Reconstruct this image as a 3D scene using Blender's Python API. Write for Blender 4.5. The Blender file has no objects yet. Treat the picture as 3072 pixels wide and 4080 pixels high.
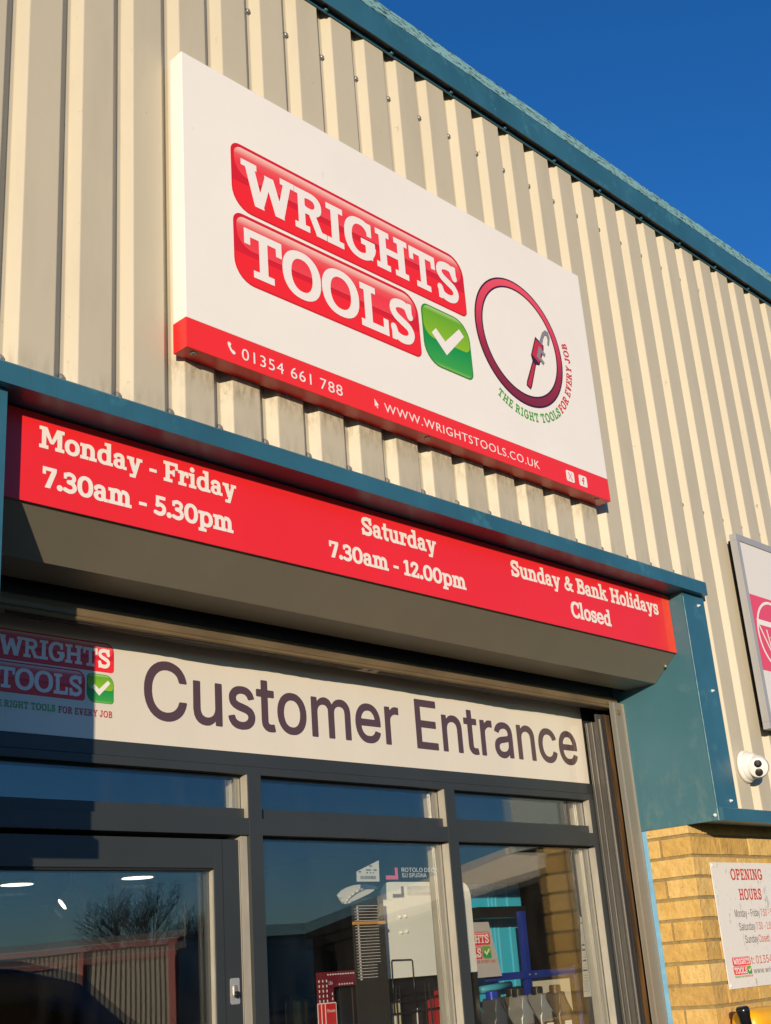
import bpy, bmesh, math, random, json
from mathutils import Vector, Matrix
from mathutils.geometry import tessellate_polygon
random.seed(7)
R = math.radians
SC = bpy.context.scene
COL = SC.collection

# ------------------------------------------------------------------ camera
cd = bpy.data.cameras.new('camera')
cam = bpy.data.objects.new('camera', cd); COL.objects.link(cam)
YAW, PITCH, ROLL = R(47.2202), R(20.4296), R(-4.3878)
fw = Vector((math.sin(YAW)*math.cos(PITCH), math.cos(YAW)*math.cos(PITCH), math.sin(PITCH)))
rt0 = Vector((math.cos(YAW), -math.sin(YAW), 0)); up0 = rt0.cross(fw)
rt = rt0*math.cos(ROLL) + up0*math.sin(ROLL); up = up0*math.cos(ROLL) - rt0*math.sin(ROLL)
M = Matrix((rt, up, -fw)).transposed().to_4x4()
M.translation = Vector((-1.9152, -2.4948, 1.65))
cam.matrix_world = M
cd.sensor_fit = 'VERTICAL'; cd.sensor_height = 36.0; cd.sensor_width = 27.1
cd.lens = 4932.46/4080*36.0
cd.clip_start = .05; cd.clip_end = 2000
SC.camera = cam

# ------------------------------------------------------------------ sky and sun
SUN_AZ, SUN_EL = R(49.8), R(8.4)
W = bpy.data.worlds.new("World"); SC.world = W; W.use_nodes = True
nt = W.node_tree; bg = nt.nodes['Background']
sky = nt.nodes.new('ShaderNodeTexSky'); sky.sky_type = 'NISHITA'; sky.sun_disc = False
sky.sun_elevation = SUN_EL; sky.sun_rotation = math.pi + SUN_AZ
sky.air_density = 1.0; sky.dust_density = 0.0; sky.ozone_density = 3.5
mul = nt.nodes.new('ShaderNodeMix'); mul.data_type = 'RGBA'; mul.blend_type = 'MULTIPLY'; mul.inputs['Factor'].default_value = 1
mul.inputs['B'].default_value = (.90, 1.10, 1.45, 1)
hsv = nt.nodes.new('ShaderNodeHueSaturation'); hsv.inputs['Saturation'].default_value = 1.18
nt.links.new(sky.outputs[0], hsv.inputs['Color']); nt.links.new(hsv.outputs[0], mul.inputs['A']); nt.links.new(mul.outputs['Result'], bg.inputs['Color'])
bg.inputs['Strength'].default_value = .109
sd = bpy.data.lights.new('sun', 'SUN'); sd.energy = 4.6; sd.angle = R(.53); sd.color = (1.0, .83, .605)
sun = bpy.data.objects.new('sun', sd); COL.objects.link(sun)
tr = Vector((math.sin(SUN_AZ)*math.cos(SUN_EL), math.cos(SUN_AZ)*math.cos(SUN_EL), -math.sin(SUN_EL)))
sun.rotation_euler = tr.to_track_quat('-Z', 'Y').to_euler(); sun.location = (-20, -16, 8)
SC.view_settings.view_transform = 'Standard'; SC.view_settings.look = 'None'
SC.view_settings.exposure = .17; SC.view_settings.gamma = 1.0

# ------------------------------------------------------------------ materials
def mat(name, col, rough=.5, metal=0., spec=.5, noise=0., nscale=4., stretch=(1,1,1), bump=0., bscale=60., dark=None, emis=0., coat=0.):
    m = bpy.data.materials.new(name); m.use_nodes = True
    n = m.node_tree.nodes; l = m.node_tree.links; b = n['Principled BSDF']
    c = tuple(col) + (1,)
    b.inputs['Base Color'].default_value = c
    b.inputs['Roughness'].default_value = rough; b.inputs['Metallic'].default_value = metal
    b.inputs['Specular IOR Level'].default_value = spec; b.inputs['Coat Weight'].default_value = coat
    tc = n.new('ShaderNodeTexCoord')
    mp = n.new('ShaderNodeMapping'); mp.inputs['Scale'].default_value = stretch
    l.new(tc.outputs['Object'], mp.inputs['Vector'])
    if noise:
        t = n.new('ShaderNodeTexNoise'); t.inputs['Scale'].default_value = nscale
        t.inputs['Detail'].default_value = 7; t.inputs['Roughness'].default_value = .62
        l.new(mp.outputs[0], t.inputs['Vector'])
        r = n.new('ShaderNodeValToRGB'); r.color_ramp.elements[0].position = .3; r.color_ramp.elements[1].position = .7
        d = dark or tuple(v*(1-noise) for v in col)
        r.color_ramp.elements[0].color = tuple(d) + (1,)
        r.color_ramp.elements[1].color = tuple(min(1, v*(1+noise*.35)) for v in col) + (1,)
        l.new(t.outputs['Fac'], r.inputs[0]); l.new(r.outputs[0], b.inputs['Base Color'])
    if bump:
        t2 = n.new('ShaderNodeTexNoise'); t2.inputs['Scale'].default_value = bscale; t2.inputs['Detail'].default_value = 5
        l.new(mp.outputs[0], t2.inputs['Vector'])
        bp = n.new('ShaderNodeBump'); bp.inputs['Strength'].default_value = bump; bp.inputs['Distance'].default_value = .004
        l.new(t2.outputs['Fac'], bp.inputs['Height']); l.new(bp.outputs[0], b.inputs['Normal'])
    if emis:
        b.inputs['Emission Color'].default_value = c; b.inputs['Emission Strength'].default_value = emis
    return m

def speckle(m, col, scale=60., lo=.56, hi=.60, stretch=(1,1,1), mask=None):
    """spots of a second colour over a material"""
    n = m.node_tree.nodes; l = m.node_tree.links; b = n['Principled BSDF']
    tc = n.new('ShaderNodeTexCoord'); mp = n.new('ShaderNodeMapping'); mp.inputs['Scale'].default_value = stretch
    l.new(tc.outputs['Object'], mp.inputs['Vector'])
    t = n.new('ShaderNodeTexNoise'); t.inputs['Scale'].default_value = scale; t.inputs['Detail'].default_value = 6
    t.inputs['Roughness'].default_value = .68
    l.new(mp.outputs[0], t.inputs['Vector'])
    r = n.new('ShaderNodeValToRGB'); r.color_ramp.elements[0].position = lo; r.color_ramp.elements[1].position = hi
    l.new(t.outputs['Fac'], r.inputs[0])
    fac = r.outputs[0]
    for ax, a, z in (mask or ()):              # masks: (axis, from, to) in object space, 0 -> 1
        sx = n.new('ShaderNodeSeparateXYZ'); l.new(tc.outputs['Object'], sx.inputs[0])
        mr = n.new('ShaderNodeMapRange'); mr.inputs['From Min'].default_value = a; mr.inputs['From Max'].default_value = z
        l.new(sx.outputs[ax], mr.inputs['Value'])
        mu = n.new('ShaderNodeMath'); mu.operation = 'MULTIPLY'
        l.new(fac, mu.inputs[0]); l.new(mr.outputs[0], mu.inputs[1]); fac = mu.outputs[0]
    mx = n.new('ShaderNodeMix'); mx.data_type = 'RGBA'
    src = b.inputs['Base Color']
    if src.is_linked: l.new(src.links[0].from_socket, mx.inputs['A'])
    else: mx.inputs['A'].default_value = src.default_value
    mx.inputs['B'].default_value = tuple(col) + (1,)
    l.new(fac, mx.inputs['Factor']); l.new(mx.outputs['Result'], b.inputs['Base Color'])
    return m

def ramp_mat(name, stops, axis, a, z, rough=.35):
    """printed gradient along an object-space axis"""
    m = bpy.data.materials.new(name); m.use_nodes = True
    n = m.node_tree.nodes; l = m.node_tree.links; b = n['Principled BSDF']; b.inputs['Roughness'].default_value = rough
    tc = n.new('ShaderNodeTexCoord'); sx = n.new('ShaderNodeSeparateXYZ'); l.new(tc.outputs['Object'], sx.inputs[0])
    mr = n.new('ShaderNodeMapRange'); mr.inputs['From Min'].default_value = a; mr.inputs['From Max'].default_value = z
    l.new(sx.outputs[axis], mr.inputs['Value'])
    r = n.new('ShaderNodeValToRGB'); cr = r.color_ramp
    cr.elements[0].position = stops[0][0]; cr.elements[0].color = tuple(stops[0][1]) + (1,)
    cr.elements[1].position = stops[-1][0]; cr.elements[1].color = tuple(stops[-1][1]) + (1,)
    for p, c in stops[1:-1]:
        e = cr.elements.new(p); e.color = tuple(c) + (1,)
    l.new(mr.outputs[0], r.inputs[0]); l.new(r.outputs[0], b.inputs['Base Color'])
    return m

CLAD = mat('cladding_paint', (.525,.470,.350), .46, noise=.08, nscale=1.6, stretch=(1,1,.35), bump=.03, bscale=5)
speckle(CLAD, (.42,.375,.275), 3, .50, .95, (1.6,1,.35))
speckle(CLAD, (.24,.21,.14), 30, .66, .74, (1,1,.6))
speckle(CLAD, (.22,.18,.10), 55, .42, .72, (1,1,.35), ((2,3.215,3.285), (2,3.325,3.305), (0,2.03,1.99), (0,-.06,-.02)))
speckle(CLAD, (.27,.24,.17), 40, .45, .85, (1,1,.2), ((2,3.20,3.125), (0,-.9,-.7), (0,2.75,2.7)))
TEAL = mat('teal_paint', (.032,.130,.192), .36, noise=.22, nscale=3.5, stretch=(1,1,.6), bump=.05, bscale=24)
speckle(TEAL, (.06,.20,.25), 9, .56, .74)
speckle(TEAL, (.16,.30,.33), 70, .70, .76, (.4,1,1))
speckle(TEAL, (.05,.06,.05), 11, .62, .85, (3,1,.3))
TEAL2 = mat('teal_paint_chalky', (.048,.145,.185), .45, noise=.10, nscale=3, bump=.03, bscale=40)
speckle(TEAL2, (.095,.19,.21), 8, .58, .85)
speckle(TEAL2, (.15,.25,.26), 60, .70, .76)
speckle(TEAL2, (.12,.20,.20), 24, .48, .75, (1,1,.5), ((2,2.45,2.15),))
MOSSY = mat('eaves_top_paint', (.22,.42,.41), .6, noise=.15, nscale=8)
speckle(MOSSY, (.018,.03,.016), 30, .535, .575, (1,1.6,1.6))
DARKMET = mat('dark_metal', (.02,.02,.022), .5)
ALU = mat('aluminium', (.42,.40,.36), .34, metal=.7, noise=.05, nscale=2, stretch=(1,1,.2))
GUIDE = mat('guide_paint', (.20,.185,.15), .42, noise=.10, nscale=2.5, stretch=(1,1,.4))
RUST = mat('rusty_channel', (.13,.065,.018), .85, noise=.9, nscale=22, stretch=(2.5,2.5,.22), dark=(.008,.006,.005), bump=.6, bscale=80)
GDARK = mat('guide_dark_grey', (.075,.07,.062), .4, metal=.2, noise=.1, nscale=3)  # darker grey of the inner guide parts
STEELW = mat('screw_zinc', (.42,.40,.35), .38, metal=.6, noise=.4, nscale=200)
WHITE = mat('sign_white', (.86,.825,.77), .30, noise=.035, nscale=2.2)
speckle(WHITE, (.52,.47,.44), 9, .68, .80, (1.4,1,.8))
speckle(WHITE, (.45,.40,.37), 38, .73, .80, (1.4,1,.5))
RED = mat('sign_red', (.86,.030,.028), .30, noise=.04, nscale=3)
RED2 = mat('fascia_red', (.83,.022,.026), .33, noise=.06, nscale=1.5)
RED3 = mat('fascia_red_faded', (.86,.065,.028), .45, noise=.10, nscale=30)
VINYL = mat('white_vinyl', (.85,.80,.77), .4)
CREAMV = mat('cream_vinyl', (.84,.77,.70), .4)
BOXGREY = mat('shutter_box_grey', (.215,.190,.140), .42, noise=.10, nscale=3, bump=.06, bscale=300)
BAR = mat('bottom_bar_bronze', (.21,.150,.082), .45, metal=.25, noise=.35, nscale=14, stretch=(.3,1,1), bump=.2, bscale=90)
RUBBER = mat('rubber', (.035,.028,.022), .8, noise=.4, nscale=30, bump=.4, bscale=50)
FRAME = mat('frame_anthracite', (.034,.039,.040), .42, noise=.12, nscale=3, bump=.03, bscale=400)
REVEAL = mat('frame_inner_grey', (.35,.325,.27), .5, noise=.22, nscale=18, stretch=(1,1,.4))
PANEL = mat('panel_white', (.72,.66,.55), .3, coat=.6, noise=.04, nscale=2, stretch=(2,1,.5))
PLUM = mat('plum_letters', (.085,.044,.046), .4, coat=.5)
GASKET = mat('gasket', (.012,.012,.013), .7)
BLACK = mat('black_plastic', (.012,.012,.013), .3)
BRICK = bpy.data.materials.new('buff_brick'); BRICK.use_nodes = True
def _brick():
    n = BRICK.node_tree.nodes; l = BRICK.node_tree.links; b = n['Principled BSDF']; b.inputs['Roughness'].default_value = .85
    at = n.new('ShaderNodeAttribute'); at.attribute_name = 'tint'
    tc = n.new('ShaderNodeTexCoord')
    t = n.new('ShaderNodeTexNoise'); t.inputs['Scale'].default_value = 16; t.inputs['Detail'].default_value = 8
    l.new(tc.outputs['Object'], t.inputs['Vector'])
    ad = n.new('ShaderNodeMath'); ad.operation = 'ADD'
    ml = n.new('ShaderNodeMath'); ml.operation = 'MULTIPLY'; ml.inputs[1].default_value = .48
    l.new(at.outputs['Fac'], ml.inputs[0]); l.new(ml.outputs[0], ad.inputs[0])
    m2 = n.new('ShaderNodeMath'); m2.operation = 'MULTIPLY'; m2.inputs[1].default_value = .76
    l.new(t.outputs['Fac'], m2.inputs[0]); l.new(m2.outputs[0], ad.inputs[1])
    r = n.new('ShaderNodeValToRGB'); r.color_ramp.elements[0].position = .28; r.color_ramp.elements[1].position = .95
    r.color_ramp.elements[0].color = (.40,.245,.075,1); r.color_ramp.elements[1].color = (.68,.47,.18,1)
    e = r.color_ramp.elements.new(.6); e.color = (.57,.355,.10,1)
    l.new(ad.outputs[0], r.inputs[0])
    v = n.new('ShaderNodeTexNoise'); v.inputs['Scale'].default_value = 95; v.inputs['Detail'].default_value = 3
    l.new(tc.outputs['Object'], v.inputs['Vector'])
    rr = n.new('ShaderNodeValToRGB'); rr.color_ramp.elements[0].position = .67; rr.color_ramp.elements[1].position = .76
    l.new(v.outputs['Fac'], rr.inputs[0])
    mx = n.new('ShaderNodeMix'); mx.data_type = 'RGBA'; mx.inputs['B'].default_value = (.17,.11,.05,1)
    l.new(r.outputs[0], mx.inputs['A']); l.new(rr.outputs[0], mx.inputs['Factor']); l.new(mx.outputs['Result'], b.inputs['Base Color'])
    t2 = n.new('ShaderNodeTexNoise'); t2.inputs['Scale'].default_value = 38; t2.inputs['Detail'].default_value = 9
    l.new(tc.outputs['Object'], t2.inputs['Vector'])
    bp = n.new('ShaderNodeBump'); bp.inputs['Strength'].default_value = .85; bp.inputs['Distance'].default_value = .010
    l.new(t2.outputs['Fac'], bp.inputs['Height']); l.new(bp.outputs[0], b.inputs['Normal'])
_brick()
MORTAR = mat('mortar', (.33,.24,.10), .95, noise=.35, nscale=30, bump=.6, bscale=120)
GLASS = bpy.data.materials.new('window_glass'); GLASS.use_nodes = True
def _glass():
    n = GLASS.node_tree.nodes; l = GLASS.node_tree.links; n.clear()
    o = n.new('ShaderNodeOutputMaterial'); mx = n.new('ShaderNodeMixShader')
    t = n.new('ShaderNodeBsdfTransparent'); t.inputs['Color'].default_value = (.985,.99,.985,1)
    g = n.new('ShaderNodeBsdfGlossy'); g.inputs['Roughness'].default_value = .004; g.inputs['Color'].default_value = (.97,.98,1,1)
    ge = n.new('ShaderNodeNewGeometry'); dt = n.new('ShaderNodeVectorMath'); dt.operation = 'DOT_PRODUCT'
    l.new(ge.outputs['Normal'], dt.inputs[0]); l.new(ge.outputs['Incoming'], dt.inputs[1])
    ab = n.new('ShaderNodeMath'); ab.operation = 'ABSOLUTE'; l.new(dt.outputs['Value'], ab.inputs[0])
    om = n.new('ShaderNodeMath'); om.operation = 'SUBTRACT'; om.inputs[0].default_value = 1.; l.new(ab.outputs[0], om.inputs[1])
    pw = n.new('ShaderNodeMath'); pw.operation = 'POWER'; pw.inputs[1].default_value = 5.; l.new(om.outputs[0], pw.inputs[0])
    m = n.new('ShaderNodeMath'); m.operation = 'MULTIPLY_ADD'; m.use_clamp = True; m.inputs[1].default_value = .92; m.inputs[2].default_value = .058
    tc = n.new('ShaderNodeTexCoord'); ns = n.new('ShaderNodeTexNoise'); ns.inputs['Scale'].default_value = 2.2; ns.inputs['Detail'].default_value = 1
    l.new(tc.outputs['Object'], ns.inputs['Vector'])
    bp = n.new('ShaderNodeBump'); bp.inputs['Strength'].default_value = .02; bp.inputs['Distance'].default_value = .02
    l.new(ns.outputs['Fac'], bp.inputs['Height']); l.new(bp.outputs[0], g.inputs['Normal'])
    l.new(pw.outputs[0], m.inputs[0]); l.new(m.outputs[0], mx.inputs['Fac'])
    l.new(t.outputs[0], mx.inputs[1]); l.new(g.outputs[0], mx.inputs[2])
    df = n.new('ShaderNodeBsdfDiffuse'); df.inputs['Color'].default_value = (.6,.58,.52,1)       # thin film of dust and smears
    mp = n.new('ShaderNodeMapping'); mp.inputs['Scale'].default_value = (3,1,.8); l.new(tc.outputs['Object'], mp.inputs['Vector'])
    nz = n.new('ShaderNodeTexNoise'); nz.inputs['Scale'].default_value = 6; nz.inputs['Detail'].default_value = 8; l.new(mp.outputs[0], nz.inputs['Vector'])
    rp = n.new('ShaderNodeMapRange'); rp.inputs['From Min'].default_value = .42; rp.inputs['From Max'].default_value = .8; rp.inputs['To Min'].default_value = .0004; rp.inputs['To Max'].default_value = .0055
    l.new(nz.outputs['Fac'], rp.inputs['Value'])
    m3 = n.new('ShaderNodeMixShader'); l.new(rp.outputs[0], m3.inputs['Fac']); l.new(mx.outputs[0], m3.inputs[1]); l.new(df.outputs[0], m3.inputs[2]); l.new(m3.outputs[0], o.inputs['Surface'])
_glass()

# ------------------------------------------------------------------ mesh helpers
class MB:
    def __init__(s): s.b = bmesh.new()
    def box(s, x0, x1, y0, y1, z0, z1, bev=0., seg=2):
        x0, x1 = min(x0,x1), max(x0,x1); y0, y1 = min(y0,y1), max(y0,y1); z0, z1 = min(z0,z1), max(z0,z1)
        v = [s.b.verts.new(p) for p in ((x0,y0,z0),(x1,y0,z0),(x1,y1,z0),(x0,y1,z0),(x0,y0,z1),(x1,y0,z1),(x1,y1,z1),(x0,y1,z1))]
        f = [s.b.faces.new([v[i] for i in q]) for q in ((0,3,2,1),(4,5,6,7),(0,1,5,4),(1,2,6,5),(2,3,7,6),(3,0,4,7))]
        if bev:
            es = list({e for q in f for e in q.edges})
            bmesh.ops.bevel(s.b, geom=es, offset=bev, segments=seg, affect='EDGES', profile=.6 if seg < 3 else .5)
        return s
    def prism(s, pts, axis, a, z, bev=0.):
        """polygon pts (2D) pushed along axis 0/1/2 from a to z"""
        def P(p, t):
            return (t, p[0], p[1]) if axis == 0 else ((p[0], t, p[1]) if axis == 1 else (p[0], p[1], t))
        A = [s.b.verts.new(P(p, a)) for p in pts]; B = [s.b.verts.new(P(p, z)) for p in pts]; n = len(pts)
        fs = [s.b.faces.new(A[::-1]), s.b.faces.new(B)]
        for i in range(n): fs.append(s.b.faces.new((A[i], A[(i+1)%n], B[(i+1)%n], B[i])))
        if bev:
            es = list({e for q in fs for e in q.edges})
            bmesh.ops.bevel(s.b, geom=es, offset=bev, segments=2, affect='EDGES', profile=.6)
        return s
    def tube(s, p0, p1, r0, r1=None, n=12, cap=True):
        r1 = r0 if r1 is None else r1
        p0, p1 = Vector(p0), Vector(p1); d = (p1-p0).normalized()
        a = d.orthogonal().normalized(); b = d.cross(a)
        A, B = [], []
        for i in range(n):
            t = 2*math.pi*i/n; u = a*math.cos(t) + b*math.sin(t)
            A.append(s.b.verts.new(p0+u*r0)); B.append(s.b.verts.new(p1+u*r1))
        for i in range(n): s.b.faces.new((A[i], A[(i+1)%n], B[(i+1)%n], B[i]))
        if cap: s.b.faces.new(A[::-1]); s.b.faces.new(B)
        return s
    def path(s, pts, r, n=8):
        for a, b in zip(pts[:-1], pts[1:]): s.tube(a, b, r, r, n)
        return s
    def lathe(s, prof, c, d, n=32, close=True):
        """profile [(radius, distance along d)] turned about axis d through c"""
        c, d = Vector(c), Vector(d).normalized(); a = d.orthogonal().normalized(); b = d.cross(a)
        rings = []
        for r, h in prof:
            rings.append([s.b.verts.new(c + d*h + (a*math.cos(2*math.pi*i/n) + b*math.sin(2*math.pi*i/n))*max(r, 1e-5)) for i in range(n)])
        for q, w in zip(rings[:-1], rings[1:]):
            for i in range(n): s.b.faces.new((q[i], q[(i+1)%n], w[(i+1)%n], w[i]))
        if close: s.b.faces.new(rings[0][::-1]); s.b.faces.new(rings[-1])
        return s
    def ball(s, c, r, sc=(1,1,1), u=14, v=9):
        m = Matrix.Translation(c) @ Matrix.Diagonal((r*sc[0], r*sc[1], r*sc[2], 1))
        bmesh.ops.create_uvsphere(s.b, u_segments=u, v_segments=v, radius=1, matrix=m); return s
    def flat(s, loops, y, f=None):
        """flat shape in the wall plane facing the street; loops of (x, z), holes included"""
        def area(L): return .5*sum(L[i][0]*L[(i+1)%len(L)][1]-L[(i+1)%len(L)][0]*L[i][1] for i in range(len(L)))
        def inside(p, L):
            c = False
            for i in range(len(L)):
                (x0, y0), (x1, y1) = L[i-1], L[i]
                if (y0 > p[1]) != (y1 > p[1]) and p[0] < x0+(p[1]-y0)/(y1-y0)*(x1-x0): c = not c
            return c
        sets = []                                       # an outline with the holes that lie in it
        for L in sorted(loops, key=lambda q: -abs(area(q))):
            for S in sets:
                if inside(L[0], S[0]): S.append(L); break
            else: sets.append([L])
        for S in sets:
            vs = [[Vector((p[0], p[1], 0)) for p in L] for L in S]
            allp = [p for L in vs for p in L]
            bv = [s.b.verts.new(((p.x, y, p.y) if f is None else f(p.x, p.y))) for p in allp]
            for t in tessellate_polygon(vs):
                u, v, w = (allp[i] for i in t)
                cr = (v-u).cross(w-u).z
                if abs(cr) < 1e-12: continue
                try: s.b.faces.new([bv[i] for i in (t if cr > 0 else t[::-1])])
                except ValueError: pass
        return s
    def build(s, name, m, parent=None, smooth=False, normals=True):
        if normals: bmesh.ops.recalc_face_normals(s.b, faces=s.b.faces)
        me = bpy.data.meshes.new(name); s.b.to_mesh(me); s.b.free()
        if smooth:
            for p in me.polygons: p.use_smooth = True
        o = bpy.data.objects.new(name, me); COL.objects.link(o)
        for k in (m if isinstance(m, (list, tuple)) else [m]): me.materials.append(k)
        if parent is not None: o.parent = parent; o.matrix_parent_inverse = parent.matrix_world.inverted()
        return o
    def fbuild(s, name, m, parent=None): return s.build(name, m, parent, normals=False)

def tag(o, label, cat, group=None, kind=None):
    o['label'] = label; o['category'] = cat
    if group: o['group'] = group
    if kind: o['kind'] = kind
    return o
def thing(name, loc, label, cat, group=None):
    o = bpy.data.objects.new(name, None); COL.objects.link(o); o.location = loc
    o.empty_display_size = .1
    bpy.context.view_layer.update()
    o.matrix_world = Matrix.Translation(loc)
    return tag(o, label, cat, group)

def rrect(x0, x1, z0, z1, tl, tr, br, bl, n=7):
    P = []
    for cx, cz, r, a0 in ((x0+tl, z1-tl, tl, 180), (x1-tr, z1-tr, tr, 90), (x1-br, z0+br, br, 0), (x0+bl, z0+bl, bl, -90)):
        for i in range(n+1):
            a = R(a0 - 90*i/n); P.append((cx + r*math.cos(a), cz + r*math.sin(a)))
    return P
def circ(cx, cz, r, n=48, rz=None):
    return [(cx + r*math.cos(2*math.pi*i/n), cz + (rz or r)*math.sin(2*math.pi*i/n)) for i in range(n)]

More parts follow.
